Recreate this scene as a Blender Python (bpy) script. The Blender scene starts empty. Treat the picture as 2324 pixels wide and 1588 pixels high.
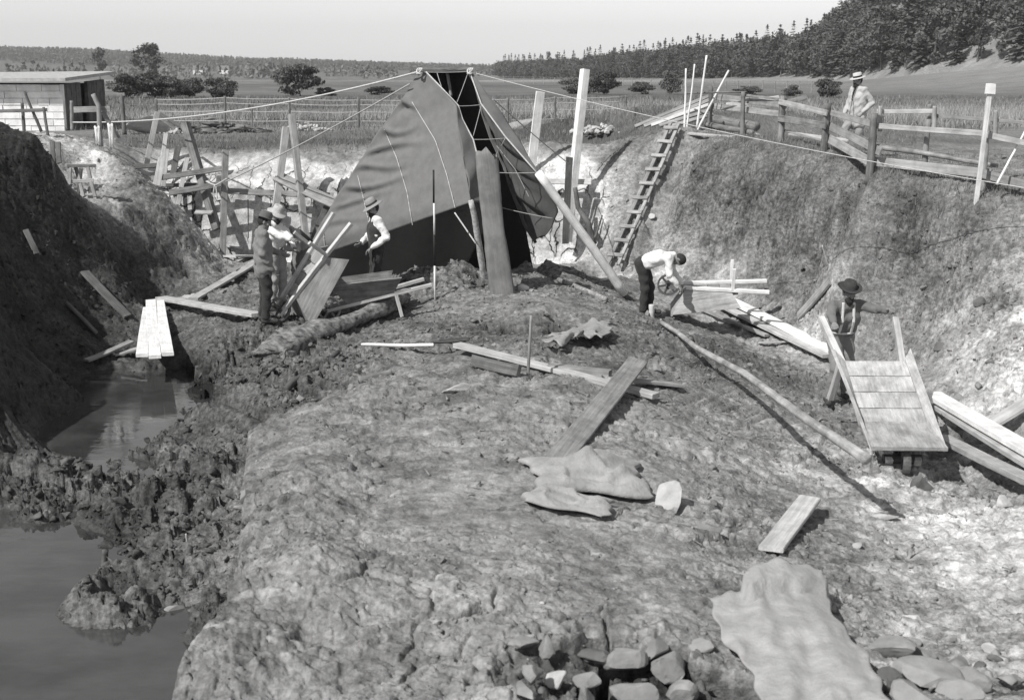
import bpy, bmesh, math, random
import numpy as np
from mathutils import Vector, Matrix
R = math.radians
rnd = random.Random(7)
sc = bpy.context.scene
COL = sc.collection
# ------------------------------------------------------------------ camera
FPX, PITCH, EYE = 1250.0, R(12.6), 1.85
CP, SP = math.cos(PITCH), math.sin(PITCH)
cam = bpy.data.cameras.new('camera'); camo = bpy.data.objects.new('camera', cam); COL.objects.link(camo)
camo.location = (0, 0, EYE); camo.rotation_euler = (R(90) - PITCH, 0, 0)
cam.sensor_width = 36; cam.lens = 36 * FPX / 1024; cam.clip_start = .1; cam.clip_end = 9000
cam.dof.use_dof = True; cam.dof.focus_distance = 23; cam.dof.aperture_fstop = 3.2
sc.camera = camo
K = 1024 / 2324.0
def ray(dx, dy):
    """viewing direction through a point of the reference picture (2324 px wide copy)"""
    a = (dx * K - 512) / FPX; b = (349.5 - dy * K) / FPX
    return Vector((a, CP + b * SP, -SP + b * CP))
def atz(dx, dy, z):
    d = ray(dx, dy); t = (z - EYE) / d.z
    return Vector((d.x * t, d.y * t, z))
def aty(dx, dy, Y):
    d = ray(dx, dy); t = Y / d.y
    return Vector((d.x * t, Y, EYE + d.z * t))
# ------------------------------------------------------------------ numpy noise
def _h(ix, iy, seed):
    n = (ix.astype(np.int64) * 374761393 + iy.astype(np.int64) * 668265263 + seed * 974634777) & 0xffffffff
    n = ((n ^ (n >> 13)) * 1274126177) & 0xffffffff
    n = n ^ (n >> 16)
    return (n & 0xffffff) / float(0xffffff)
def vnoise(x, y, seed=0):
    x = np.asarray(x, float); y = np.asarray(y, float)
    ix = np.floor(x); iy = np.floor(y); fx = x - ix; fy = y - iy
    u = fx * fx * fx * (fx * (fx * 6 - 15) + 10); v = fy * fy * fy * (fy * (fy * 6 - 15) + 10)
    a = _h(ix, iy, seed); b = _h(ix + 1, iy, seed); c = _h(ix, iy + 1, seed); d = _h(ix + 1, iy + 1, seed)
    return (a * (1 - u) + b * u) * (1 - v) + (c * (1 - u) + d * u) * v * 1.0
def fbm(x, y, f=1.0, octv=4, seed=0, gain=.5):
    s = 0; amp = 1; tot = 0
    for k in range(octv):
        c, sn = math.cos(.7 * k + .3), math.sin(.7 * k + .3)
        s = s + amp * (vnoise((x * c - y * sn) * f + 13.7 * k, (x * sn + y * c) * f - 7.1 * k, seed + k) - .5)
        tot += amp; amp *= gain; f *= 2.03
    return s / tot * 2
def ridged(x, y, f, octv, seed):
    s = 0; amp = 1; tot = 0
    for k in range(octv):
        s = s + amp * (1 - np.abs(2 * vnoise(x * f + 5.3 * k, y * f + 9.1 * k, seed + k) - 1) * 2)
        tot += amp; amp *= .5; f *= 2.1
    return s / tot
def worley(x, y, f, seed):
    x = x * f; y = y * f; ix = np.floor(x); iy = np.floor(y)
    d1 = np.full(np.shape(x), 9.0); d2 = d1.copy(); cid = d1 * 0
    for a in (-1, 0, 1):
        for b in (-1, 0, 1):
            px = ix + a; py = iy + b
            qx = px + _h(px, py, seed); qy = py + _h(px, py, seed + 9)
            d = np.hypot(qx - x, qy - y)
            m = d < d1
            d2 = np.where(m, d1, np.minimum(d2, d)); cid = np.where(m, _h(px, py, seed + 5), cid); d1 = np.where(m, d, d1)
    return d1, d2, cid
def sstep(a, b, x):
    t = np.clip((x - a) / (b - a), 0, 1); return t * t * (3 - 2 * t)
# ------------------------------------------------------------------ the lie of the land: control points
# each: x, y, z, albedo, roughness(clods 0..1), dampness
CPTS = []
def Zp(dx, dy, z, al, ro=.3, wet=0.): p = atz(dx, dy, z); CPTS.append((p.x, p.y, p.z, al, ro, wet))
def Yp(dx, dy, Y, al, ro=.3, wet=0.): p = aty(dx, dy, Y); CPTS.append((p.x, p.y, p.z, al, ro, wet))
def Xp(x, y, z, al, ro=.3, wet=0.): CPTS.append((x, y, z, al, ro, wet))
def line(pts, n, al, ro=.3, wet=0.):
    """breakline through 3D points"""
    for a, b in zip(pts[:-1], pts[1:]):
        for i in range(n):
            p = a.lerp(b, i / n); CPTS.append((p.x, p.y, p.z, al, ro, wet))
    p = pts[-1]; CPTS.append((p.x, p.y, p.z, al, ro, wet))
GR, PALE, EARTH, DARK, MUD = .17, .46, .30, .17, .12
# back rim, sandy shoulder, ledge and cracked clay wall
line([aty(x, y, Y) for x, y, Y in ((330, 347, 29.6), (560, 352, 29.6), (860, 350, 29.6), (1180, 338, 29.6), (1300, 336, 29.3))], 4, .30, .12)
line([aty(x, y, Y) for x, y, Y in ((340, 372, 29.3), (560, 374, 29.3), (860, 372, 29.3), (1180, 372, 29.2), (1330, 370, 28.8))], 4, PALE, .12)
line([aty(x, y, Y) for x, y, Y in ((360, 405, 28.9), (560, 404, 28.9), (860, 402, 28.9), (1180, 410, 28.8), (1350, 405, 28.4))], 4, PALE, .12)
line([aty(x, y, Y) for x, y, Y in ((400, 434, 28.45), (560, 434, 28.45), (860, 438, 28.45), (1180, 430, 28.3), (1345, 425, 28.0))], 8, PALE, .1)
line([aty(x, y, Y) for x, y, Y in ((400, 565, 28.25), (560, 572, 28.25), (860, 572, 28.25), (1180, 560, 28.0), (1320, 565, 27.7))], 8, PALE, .1)
line([aty(x, y, Y) for x, y, Y in ((520, 592, 27.6), (700, 592, 27.6), (860, 596, 27.4), (1180, 590, 27.0), (1330, 600, 26.8))], 3, EARTH, .3)
for x in (-9, -6, -2, 2, 5): Xp(x, 31.5, -.1 if x < 4 else .1, GR, .1)
for x in (-18, -14, -9, -4, 1, 6, 11, 17): Xp(x, 38, 0, GR, .1); Xp(x, 45, 0, GR, .08); Xp(x, 54, 0, GR, .05)
# heaps behind the tent on the right
Zp(1200, 300, .15, .14, .5); Yp(1290, 262, 33, .14, .6); Yp(1390, 250, 33.5, .22, .6); Yp(1480, 235, 34, .24, .6); Yp(1560, 262, 32, .26, .5)
Yp(1400, 322, 30.3, .15, .4); Yp(1490, 305, 29.8, .15, .4); Yp(1250, 322, 30, .15, .4); Yp(1640, 250, 34, .2, .4); Yp(1750, 240, 35, .22, .3)
Xp(1.5, 35.5, 0, GR); Xp(5, 37, .1, GR); Xp(9, 38, .1, GR)
# strip of ground along the plank fence
FEN = [(1610, 303, 29.2), (1690, 311, 27.4), (1775, 321, 25.9), (1868, 345, 24.2), (1975, 392, 22.1), (2097, 402, 21.9), (2228, 428, 20.6), (2330, 440, 20.0)]
for x, y, Y in FEN:
    p = aty(x, y, Y); Xp(p.x, p.y, p.z, .2, .25)
    Xp(p.x + .9, p.y + 2.6, p.z * .5, .24, .2)
for x, y in ((8, 30), (12, 29), (13, 24), (16, 22), (17, 29)): Xp(x, y, 0, .24, .15)
# crest and face of the right hand slope
line([aty(x, y, Y) for x, y, Y in ((1420, 345, 28.6), (1520, 325, 28.2), (1600, 336, 26.9), (1720, 350, 25.4), (1850, 385, 23.5), (1960, 430, 21.6), (2090, 450, 21.0), (2210, 470, 20.0), (2324, 490, 19.3))], 2, .2, .45)
for x, y, Y, al in ((1400, 400, 28.0, PALE), (1480, 400, 27.6, .3), (1570, 400, 26.7, .24), (1690, 410, 25.3, .24), (1800, 440, 24.0, .2), (1930, 490, 22.3, .22), (2060, 510, 21.1, .17), (2200, 520, 19.9, .16), (2310, 540, 19.1, .3),
                    (1390, 480, 27.6, .42), (1460, 490, 27.0, .3), (1560, 490, 26.0, .24), (1680, 500, 24.9, .22), (1800, 530, 23.6, .2), (1930, 560, 22.3, .22), (2070, 590, 20.8, .22), (2210, 600, 19.4, .32), (2320, 620, 18.7, .45),
                    (1400, 560, 27.1, .38), (1480, 570, 26.4, .33), (1600, 600, 25.0, .26), (1720, 620, 24.0, .25), (1850, 650, 22.7, .24), (2000, 680, 21.3, .25), (2120, 700, 19.9, .3), (2230, 720, 18.4, .44), (2320, 740, 17.7, .5),
                    (2250, 830, 17.2, .46), (2320, 850, 16.6, .48)): Yp(x, y, Y, al * (.62 if al < .3 else .85), .95 if al < .3 else .6)
line([atz(x, y, z) for x, y, z in ((1385, 604, -2.3), (1480, 640, -2.4), (1590, 668, -2.5), (1700, 700, -2.58), (1830, 752, -2.68), (1990, 800, -2.75), (2090, 880, -2.78), (2200, 940, -2.72), (2324, 975, -2.68))], 2, .34, .35)
_a, _b = aty(1391, 606, 26.7), aty(1531, 284, 28.35)
for _i in range(9):
    _p = _a.lerp(_b, _i / 8)
    for _o in (-.3, .1, .5): CPTS.append((_p.x + _o, _p.y - .1 * _o, _p.z - .16 - .05 * abs(_o), .33 if _i > 1 else .4, .3, 0.))
for x, y, Y in ((1490, 550, 26.3), (1550, 592, 25.5), (1610, 632, 24.6), (1665, 664, 24.0), (1690, 650, 24.0), (1630, 605, 24.9)): Yp(x, y, Y, .43, .2)
# trench floor on the right
for x, y, z, al in ((1440, 660, -2.42, .2), (1530, 705, -2.5, .24), (1650, 775, -2.62, .17), (1740, 800, -2.72, .17), (1800, 870, -2.72, .18), (1890, 908, -2.68, .2), (2000, 900, -2.74, .2), (2060, 960, -2.76, .3), (2150, 980, -2.8, .34), (2260, 1020, -2.74, .36),
                    (2200, 1080, -2.66, .34), (2310, 1120, -2.6, .34), (2060, 1060, -2.66, .33), (1900, 1000, -2.55, .33)): Zp(x, y, z, al, .45)
# mound: crest from the stem post to the camera
for x, y, z, al, ro in ((1150, 655, -1.86, .24, .5), (1060, 690, -1.95, .24, .45), (960, 700, -2.05, .2, .5), (1000, 740, -1.96, .22, .5), (1280, 650, -2.05, .24, .5), (1370, 690, -2.1, .26, .4), (1420, 730, -2.12, .26, .5), (1300, 700, -1.95, .26, .3),
                        (1060, 760, -1.84, .22, .5), (1200, 705, -1.86, .26, .3), (1200, 742, -2.12, .14, .5), (1270, 746, -2.1, .14, .5), (1130, 740, -2.05, .14, .5), (1330, 770, -1.9, .22, .5), (1210, 778, -1.84, .24, .5), (900, 740, -2.06, .18, .5), (800, 760, -2.1, .17, .6), (880, 830, -1.92, .2, .5),
                        (1010, 830, -1.8, .25, .3), (1100, 850, -1.76, .27, .25), (1300, 850, -1.8, .26, .25), (1450, 800, -2.0, .23, .5), (1560, 870, -2.1, .25, .45), (1690, 900, -2.32, .28, .35), (1500, 960, -1.88, .31, .2), (1350, 960, -1.75, .31, .15), (1150, 950, -1.7, .3, .15),
                        (950, 920, -1.75, .26, .2), (1000, 1020, -1.68, .27, .15), (1250, 1060, -1.69, .32, .12), (1480, 1080, -1.8, .31, .15), (1640, 1030, -2.02, .32, .25), (1780, 1060, -2.24, .34, .35), (1960, 1130, -2.36, .35, .3), (1700, 1130, -2.0, .28, .5), (1600, 1180, -1.85, .28, .5),
                        (1820, 1230, -2.05, .28, .5), (1980, 1190, -2.25, .34, .35), (2130, 1180, -2.35, .42, .3), (2260, 1200, -2.3, .42, .3), (1300, 1210, -1.68, .31, .12), (1100, 1200, -1.66, .28, .12), (950, 1200, -1.68, .24, .2), (1000, 1400, -1.62, .26, .25), (1250, 1350, -1.62, .31, .35), (1450, 1300, -1.7, .3, .4),
                        (1650, 1300, -1.85, .32, .3), (1500, 1400, -1.66, .27, .5), (1800, 1350, -1.85, .3, .5), (1980, 1350, -2.0, .3, .5), (2150, 1320, -2.12, .42, .35), (2300, 1380, -2.05, .44, .35), (1200, 1550, -1.55, .3, .3), (900, 1500, -1.68, .25, .25), (700, 1480, -1.8, .24, .3), (1700, 1450, -1.75, .33, .4), (1900, 1500, -1.78, .34, .4),
                        (2080, 1480, -1.9, .32, .5), (2280, 1520, -1.85, .34, .5), (640, 1588, -1.78, .24, .3), (2100, 1600, -1.7, .34, .5)): Zp(x, y, z, al, ro)
# robbers' hole at the bottom of the picture
for x, y, z in ((1425, 1490, -1.74), (1512, 1500, -1.74), (1460, 1560, -1.78), (1560, 1560, -1.8), (1640, 1580, -1.8)): Zp(x, y, z, .2, .6, .3)
for x, y, z in ((1330, 1428, -1.64), (1385, 1432, -1.66), (1440, 1428, -1.67), (1500, 1430, -1.68), (1560, 1432, -1.7), (1640, 1462, -1.75), (1700, 1500, -1.76), (1312, 1480, -1.62), (1300, 1530, -1.62), (1230, 1545, -1.58), (1180, 1560, -1.56), (1740, 1560, -1.72)): Zp(x, y, z, .29, .45)
for x, y, z in ((1250, 1440, -1.62), (1190, 1480, -1.6), (1150, 1400, -1.62), (1330, 1385, -1.65), (1450, 1375, -1.67), (1550, 1385, -1.71), (1400, 1250, -1.69), (1150, 1300, -1.64), (1080, 1500, -1.6), (1000, 1580, -1.6), (1120, 1620, -1.56)): Zp(x, y, z, .3, .22)
for x, y, z in ((7.6, 27.3, 0), (9, 28, 0), (6.5, 28.6, .08), (8.4, 26.2, .02), (7.2, 26.3, .05)): Xp(x, y, z, .24, .2)
# plateau edge on the left and the drop into the trench
line([atz(x, y, z) for x, y, z in ((800, 885, -1.82), (830, 1050, -1.74), (850, 1250, -1.7))], 3, .27, .35)
edge = [atz(x, y, z) for x, y, z in ((790, 890, -2.02), (690, 940, -2.04), (580, 1000, -2.03), (573, 1100, -1.96), (570, 1200, -1.92), (566, 1330, -1.9), (545, 1440, -1.88), (430, 1590, -1.88))]
line(edge, 5, .25, .3)
line([Vector((p.x - .22, p.y + .02, z)) for p, z in zip(edge, (-2.34, -2.5, -2.58, -2.66, -2.72, -2.78, -3.1, -3.1))], 5, .2, .6)
line([Vector((-1.9, 6.2, -1.88)), Vector((-2.2, 5, -1.8)), Vector((-2.3, 4, -1.6))], 3, .3); line([Vector((-2.2, 6.0, -3.1)), Vector((-2.6, 5, -3.0)), Vector((-2.8, 4, -2.6))], 3, .2)
# rubble and mud spits between the two pools
for x, y, z, al in ((600, 735, -2.1, .16), (500, 760, -2.3, .16), (430, 790, -2.45, .15), (480, 820, -2.42, .14), (430, 850, -2.8, .1), (460, 880, -2.72, .12), (640, 830, -2.25, .17), (560, 880, -2.32, .16), (480, 930, -2.56, .15), (660, 900, -2.2, .2), (400, 960, -2.74, .14), (520, 1010, -2.55, .16), (420, 1040, -2.7, .16),
                    (335, 1050, -2.82, .17), (340, 1090, -2.74, .18), (250, 1085, -2.8, .18), (120, 1095, -2.79, .18), (40, 1080, -2.7, .17), (240, 1130, -2.77, .15), (110, 1150, -2.77, .14), (60, 1150, -2.78, .14), (180, 1168, -2.82, .13), (280, 1172, -2.82, .12), (20, 1160, -2.8, .14), (480, 1100, -2.62, .15), (540, 1060, -2.52, .17), (420, 1150, -2.74, .13), (330, 1170, -2.86, .11), (520, 1180, -2.66, .14), (400, 1220, -2.84, .12), (300, 1215, -2.88, .11),
                    (380, 1290, -2.72, .2), (300, 1290, -2.76, .19), (230, 1310, -2.75, .2), (250, 1350, -2.77, .2), (208, 1340, -2.77, .2), (218, 1372, -2.82, .2), (300, 1345, -2.75, .2), (290, 1376, -2.82, .18), (335, 1382, -2.84, .16), (470, 1250, -2.66, .18), (520, 1320, -2.68, .16), (450, 1350, -2.76, .16), (500, 1410, -2.75, .13), (435, 1415, -2.82, .13), (540, 1440, -2.76, .14), (120, 1112, -2.72, .16), (60, 1108, -2.7, .16), (200, 1120, -2.72, .16), (350, 1345, -2.8, .17)): Zp(x, y, z, al * .85, .8 if al < .19 else .7, .4)
# pool bottoms
for x, y in ((200, 1035), (260, 1038), (150, 1045), (305, 1015), (180, 1000), (230, 900), (300, 960), (280, 1010), (360, 890), (60, 1260), (150, 1260), (120, 1400), (60, 1500), (250, 1450), (400, 1480), (330, 1420), (250, 1550), (80, 1590), (400, 1560), (20, 1240), (200, 1230), (140, 1320)): Zp(x, y, -3.25, .07, .3, 1)
for x, y in ((-6, 9), (-7, 11), (-4.5, 7), (-3, 6.3), (-4, 5)): Xp(x, y, -3.25, .07, .3, 1)
# floor on the left, around the plank bridge
for x, y, z, al in ((330, 700, -2.56, .13), (300, 770, -2.7, .1), (260, 815, -2.8, .1), (330, 815, -2.72, .14), (390, 770, -2.7, .1), (400, 815, -2.78, .1), (420, 700, -2.42, .2), (480, 690, -2.35, .22), (520, 650, -2.28, .24), (560, 600, -2.22, .25), (440, 745, -2.42, .18), (560, 690, -2.2, .2), (690, 660, -2.15, .17),
                    (760, 720, -2.1, .16), (700, 760, -2.12, .16), (860, 690, -2.05, .17), (430, 640, -2.4, .17), (500, 612, -2.28, .27), (640, 610, -2.25, .2)): Zp(x, y, z, al, .55, .2)
# tent hollow and the heaps before it
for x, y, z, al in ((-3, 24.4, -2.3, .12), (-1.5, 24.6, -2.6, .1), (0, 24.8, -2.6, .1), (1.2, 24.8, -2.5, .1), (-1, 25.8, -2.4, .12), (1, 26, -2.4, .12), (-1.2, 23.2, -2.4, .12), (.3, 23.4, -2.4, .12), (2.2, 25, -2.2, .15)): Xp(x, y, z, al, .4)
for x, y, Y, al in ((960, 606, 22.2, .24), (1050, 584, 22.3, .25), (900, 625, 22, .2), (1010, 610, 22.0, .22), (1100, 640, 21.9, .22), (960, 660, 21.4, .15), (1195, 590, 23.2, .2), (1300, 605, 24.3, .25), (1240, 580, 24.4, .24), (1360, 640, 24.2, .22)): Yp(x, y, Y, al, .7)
# left bank: near face of moist soil with its shade darkened into the albedo, notch with the sawhorse, sunlit shoulder
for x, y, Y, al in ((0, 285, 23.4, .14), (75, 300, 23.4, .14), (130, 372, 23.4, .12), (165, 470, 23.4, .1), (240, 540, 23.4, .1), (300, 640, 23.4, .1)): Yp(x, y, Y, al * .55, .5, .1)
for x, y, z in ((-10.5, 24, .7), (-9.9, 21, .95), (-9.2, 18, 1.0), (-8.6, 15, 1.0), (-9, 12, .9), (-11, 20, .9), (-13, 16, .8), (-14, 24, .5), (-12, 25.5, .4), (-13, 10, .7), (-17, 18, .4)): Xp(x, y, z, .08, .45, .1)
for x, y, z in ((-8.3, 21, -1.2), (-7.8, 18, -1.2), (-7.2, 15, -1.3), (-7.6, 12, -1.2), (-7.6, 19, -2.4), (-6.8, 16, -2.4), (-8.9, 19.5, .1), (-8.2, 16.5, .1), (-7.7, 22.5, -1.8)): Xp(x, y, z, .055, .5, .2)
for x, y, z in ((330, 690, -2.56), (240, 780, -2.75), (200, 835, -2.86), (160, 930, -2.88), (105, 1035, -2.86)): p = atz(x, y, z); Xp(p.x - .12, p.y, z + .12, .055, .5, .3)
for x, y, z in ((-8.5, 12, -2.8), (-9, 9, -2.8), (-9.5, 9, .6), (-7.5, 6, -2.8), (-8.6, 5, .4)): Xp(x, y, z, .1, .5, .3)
for x, y, Y, al in ((215, 470, 24.6, .4), (150, 450, 24.9, .35), (170, 448, 25.6, .33), (235, 448, 25.2, .36), (270, 462, 25.0, .38), (190, 445, 25.4, .34), (160, 440, 25.4, .3), (260, 440, 26, .32), (185, 400, 26.8, .4), (240, 390, 27.0, .4), (180, 352, 27.2, .42), (230, 338, 27.4, .42), (110, 318, 26.8, .4), (150, 300, 28.5, .4), (60, 300, 29, .3), (210, 315, 29.6, .36), (280, 340, 28.8, .3)): Yp(x, y, Y, al, .35)
for x, y, Y, al in ((262, 352, 27.2, .2), (300, 400, 26.6, .15), (300, 470, 25.3, .15), (350, 440, 26.3, .18), (280, 560, 24.3, .11), (350, 560, 25.0, .15), (390, 520, 25.7, .18), (440, 580, 25.6, .22), (370, 620, 24.6, .13), (420, 630, 24.8, .18)): Yp(x, y, Y, al, .4)
for x, y, Y, al in ((330, 400, 27.6, .4), (370, 440, 27.2, .42), (420, 480, 27.0, .44), (460, 530, 26.8, .42), (500, 585, 26.8, .4), (400, 450, 28.0, .44), (480, 560, 27.4, .42)): Yp(x, y, Y, al, .55)
# around the camera
for x, y, z in ((0, 4.6, -1.4), (0, 3.4, -.9), (0, 2, .1), (0, 0, .3), (-3, 2, 0), (4, 2, .2), (3, 5, -1.3), (5, 8, -1.6), (6.5, 12, -1.9), (8, 9, -.6), (8.5, 13, -.7), (10, 16, -.1), (10.5, 19, -.1), (12, 12, .2), (7, 5, -.1), (0, -6, 0), (8, -4, 0), (-9, -2, 0)): Xp(x, y, z, .33, .35)
CPA = np.array(CPTS)
_key = np.unique(np.round(CPA[:, :2] * 12), axis=0, return_index=True)[1]
CPA = CPA[np.sort(_key)]
def _fit(v, smooth):
    P = CPA[:, :2]; D = np.hypot(P[:, None, 0] - P[None, :, 0], P[:, None, 1] - P[None, :, 1])
    n = len(P); A = np.zeros((n + 3, n + 3)); A[:n, :n] = -D + np.eye(n) * smooth
    A[:n, n] = 1; A[:n, n + 1:] = P; A[n, :n] = 1; A[n + 1:, :n] = P.T
    b = np.zeros((n + 3, v.shape[1])); b[:n] = v
    return np.linalg.solve(A, b)
W_Z = _fit(CPA[:, 2:3], .012); W_A = _fit(CPA[:, 3:6], .12)
def _ev(Wt, x, y):
    sh = np.shape(x); x = np.ravel(x); y = np.ravel(y); out = np.zeros((len(x), Wt.shape[1])); P = CPA[:, :2]; n = len(P)
    for i in range(0, len(x), 20000):
        D = np.hypot(x[i:i + 20000, None] - P[None, :, 0], y[i:i + 20000, None] - P[None, :, 1])
        out[i:i + 20000] = -D @ Wt[:n] + Wt[n] + x[i:i + 20000, None] * Wt[n + 1] + y[i:i + 20000, None] * Wt[n + 2]
    return out.reshape(sh + (Wt.shape[1],))
WOOD = [(1140, 700), (1220, 620), (1300, 550), (1400, 490), (1500, 425), (1600, 380), (1700, 335), (1800, 300), (1900, 265), (1990, 235), (2080, 215), (2200, 205), (2340, 195)]
def far_z(x, y):
    r = np.hypot(x, y)
    z = fbm(x, y, .006, 3, 50) * .8 * sstep(60, 200, r)
    z = z - 2.0 * sstep(150, 700, r) * (1 - sstep(20, 90, x))
    # wooded hill on the right: it climbs behind the edge of the wood
    a_ = np.tan(np.arctan2(x, np.maximum(y, 1e-3))); dd_ = (a_ * FPX / .976 + 512) / K
    eb = np.interp(dd_, [p[0] for p in WOOD], [p[1] for p in WOOD]); dep = np.clip(y - eb + 14, 0, 150)
    sl = np.interp(dd_, [1100, 1250, 1450, 1700, 1850, 1950, 2080, 2340, 2600], [0, .015, .03, .03, .06, .15, .28, .34, .3]) * (y > 20)
    z = z + sl * dep * sstep(0, 30, dep + 6)
    d2 = np.hypot((x - 72) / 42, (y - 150) / 65)
    z = z + 2.6 * (1 - sstep(.1, 1.0, d2))
    # far ridge on the horizon
    ang = np.degrees(np.arctan2(x, y))
    rh = np.interp(ang, [-40, -22, -19, -16, -12, -6, -1, 2, 6, 30, 50], [27, 26, 24, 18, 14, 7, 3, 2, 2, 10, 20])
    z = z + (rh + fbm(x, y, .004, 3, 80) * 3) * sstep(900, 1700, r)
    return z
def base_z(x, y):
    x = np.asarray(x, float); y = np.asarray(y, float)
    r = np.hypot(x, y)
    w = sstep(36, 50, np.maximum(r, np.where(y < -8, 60, 0))) ; w = np.maximum(w, sstep(15, 20, np.abs(x) - .1 * np.abs(y)))
    zn = _ev(W_Z, np.clip(x, -24, 24), np.clip(y, -10, 52))[..., 0]
    return zn * (1 - w) + far_z(x, y) * w
def soil(x, y):
    r = np.hypot(x, y)
    a = _ev(W_A, np.clip(x, -22, 22), np.clip(y, -8, 50))
    w = np.maximum(sstep(33, 44, r), sstep(14, 19, np.abs(x) - .1 * np.abs(y)))
    al = np.clip(a[..., 0], .04, .5); ro = np.clip(a[..., 1], .03, 1); we = np.clip(a[..., 2], 0, 1)
    return al * (1 - w) + GR * w, ro * (1 - w) + .06 * w, we * (1 - w), w
# cut edge of the mound: the fall is squeezed into a short steep face
EDGE2 = np.array([(p.x - .1, p.y) for p in edge[1:]] + [(-2.1, 6.2), (-2.4, 5)])
def squeeze(x, y):
    bd = np.full(np.shape(x), 9.0); nx_ = bd * 0; ny_ = bd * 0; sg = bd * 0
    for a, b in zip(EDGE2[:-1], EDGE2[1:]):
        d = b - a; L = np.hypot(*d); t = np.clip(((x - a[0]) * d[0] + (y - a[1]) * d[1]) / L ** 2, 0, 1); qx = x - a[0] - t * d[0]; qy = y - a[1] - t * d[1]; q = np.hypot(qx, qy); m = q < bd
        s = np.sign(d[0] * qy - d[1] * qx); bd = np.where(m, q, bd); sg = np.where(m, s, sg); nx_ = np.where(m, qx / np.maximum(q, 1e-6), nx_); ny_ = np.where(m, qy / np.maximum(q, 1e-6), ny_)
    wv = .09 * fbm(x, y, 1.6, 4, 77, .6); R0 = .55; q = np.clip(bd / R0, 0, 1); sh = np.where(bd < R0, R0 * q ** .28 * (1 - q) + q * bd - bd, 0); sh = np.where(bd < .02 , sh * bd / .02, sh)
    return x + nx_ * sh + wv * (bd < .6), y + ny_ * sh
def _Hraw(x, y, full=True):
    """height of the ground; full adds lumps"""
    x, y = squeeze(np.asarray(x, float), np.asarray(y, float))
    z = base_z(x, y)
    if full:
        x = np.asarray(x, float); y = np.asarray(y, float)
        _, ro, _, w = soil(x, y)
        z = z + fbm(x, y, .9, 3, 3) * .10 * (.25 + ro) * (1 - w * .6)
    return z
_GX = np.arange(-14, 14.01, .07); _GY = np.arange(2, 48.01, .07)
_HG = None
def H(x, y):
    """quick look-up of the smooth ground (outside the table: the full formula)"""
    global _HG
    x = np.asarray(x, float); y = np.asarray(y, float)
    if _HG is None: _HG = _Hraw(*np.meshgrid(_GX, _GY))
    fx = (x + 14) / .07; fy = (y - 2) / .07; ins = (fx >= 0) & (fx < len(_GX) - 1) & (fy >= 0) & (fy < len(_GY) - 1); out = np.empty(np.shape(x))
    i = np.floor(fx[ins]).astype(int); j = np.floor(fy[ins]).astype(int); a = fx[ins] - i; b = fy[ins] - j
    out[ins] = (_HG[j, i] * (1 - a) + _HG[j, i + 1] * a) * (1 - b) + (_HG[j + 1, i] * (1 - a) + _HG[j + 1, i + 1] * a) * b
    if (~ins).any(): out[~ins] = _Hraw(x[~ins], y[~ins])
    return out
def plates(x, y, f, seed):
    """broken lumps: each cell at its own height and tilt"""
    x = x * f; y = y * f; ix = np.floor(x); iy = np.floor(y); d1 = np.full(np.shape(x), 9.0); h = d1 * 0
    for a in (-1, 0, 1):
        for b in (-1, 0, 1):
            px = ix + a; py = iy + b; qx = px + _h(px, py, seed); qy = py + _h(px, py, seed + 9); d = np.hypot(qx - x, qy - y); m = d < d1
            hh = (_h(px, py, seed + 5) - .5) + (x - qx) * (_h(px, py, seed + 6) - .5) * 1.3 + (y - qy) * (_h(px, py, seed + 7) - .6) * 1.3 - d * d * .5
            h = np.where(m, hh, h); d1 = np.where(m, d, d1)
    return h
def cracks(x, y):
    """open cracks in the drying crust, 0..1"""
    wx = x + fbm(x, y, 1.5, 3, 21) * .3; wy = y + fbm(x, y, 1.5, 3, 22) * .3; ux = x + fbm(x, y, 5, 3, 23) * .1; uy = y + fbm(x, y, 5, 3, 24) * .1
    d1, d2, _c = worley(wx * .7, wy * 1.4, 2.1, 71); c = (1 - sstep(.02, .09, d2 - d1)) * sstep(.5, .62, vnoise(x * .7, y * .7, 72))
    e1, e2, _c = worley(ux * .7, uy * 1.5, 5.2, 73); return np.maximum(c, .6 * (1 - sstep(.02, .13, e2 - e1)) * sstep(.5, .62, vnoise(x * .9 + 7, y * .9, 74)))
def along(x, y, z):
    """run the pattern along the slope instead of down it"""
    return x + .75 * z * np.tanh(x * .5) * sstep(14, 17, y), y + 1.0 * z * sstep(14, 17, y)
def fine(x, y, ro, w):
    """clods, lumps and crumbs"""
    wx = x + fbm(x, y, 1.5, 3, 21) * .22; wy = y + fbm(x, y, 1.5, 3, 22) * .22; ux = x + fbm(x, y, 6, 2, 23) * .05; uy = y + fbm(x, y, 6, 2, 24) * .05
    big = sstep(.35, .62, vnoise(x * .55, y * .55, 12)) * .7 + .3
    re = .13 + .87 * ro; slope = sstep(.55, .85, ro)
    c = plates(wx, wy * 1.2, 1.9, 31) * .11 * re ** 1.5 * big * (1 + .7 * slope) + plates(ux, uy * 1.25, 4.6, 33) * .095 * re ** 1.2 * (1 + .6 * slope) * (.35 + .65 * big) + plates(ux, uy, 10.5, 35) * .05 * re
    n = fbm(x, y, 1.6, 6, 61, .64) * .12 + fbm(x, y, 7, 3, 64, .6) * .018
    crk = cracks(x, y) * .07 * (1 + slope)
    holes = np.minimum(0, vnoise(x * 3.1, y * 3.1, 66) - .2) * .35 * re
    var = .45 + 1.15 * sstep(.25, .75, vnoise(x * .42 + 3, y * .42, 88)); c = c * (.5 + .5 * var); n = n * var
    return (c + n * (.2 + .85 * re) + holes - crk * (.35 + re)) * (1 - w * .85)
SLITS = []  # gaps and hollows, dug into the ground and painted dark for their shade
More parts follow.
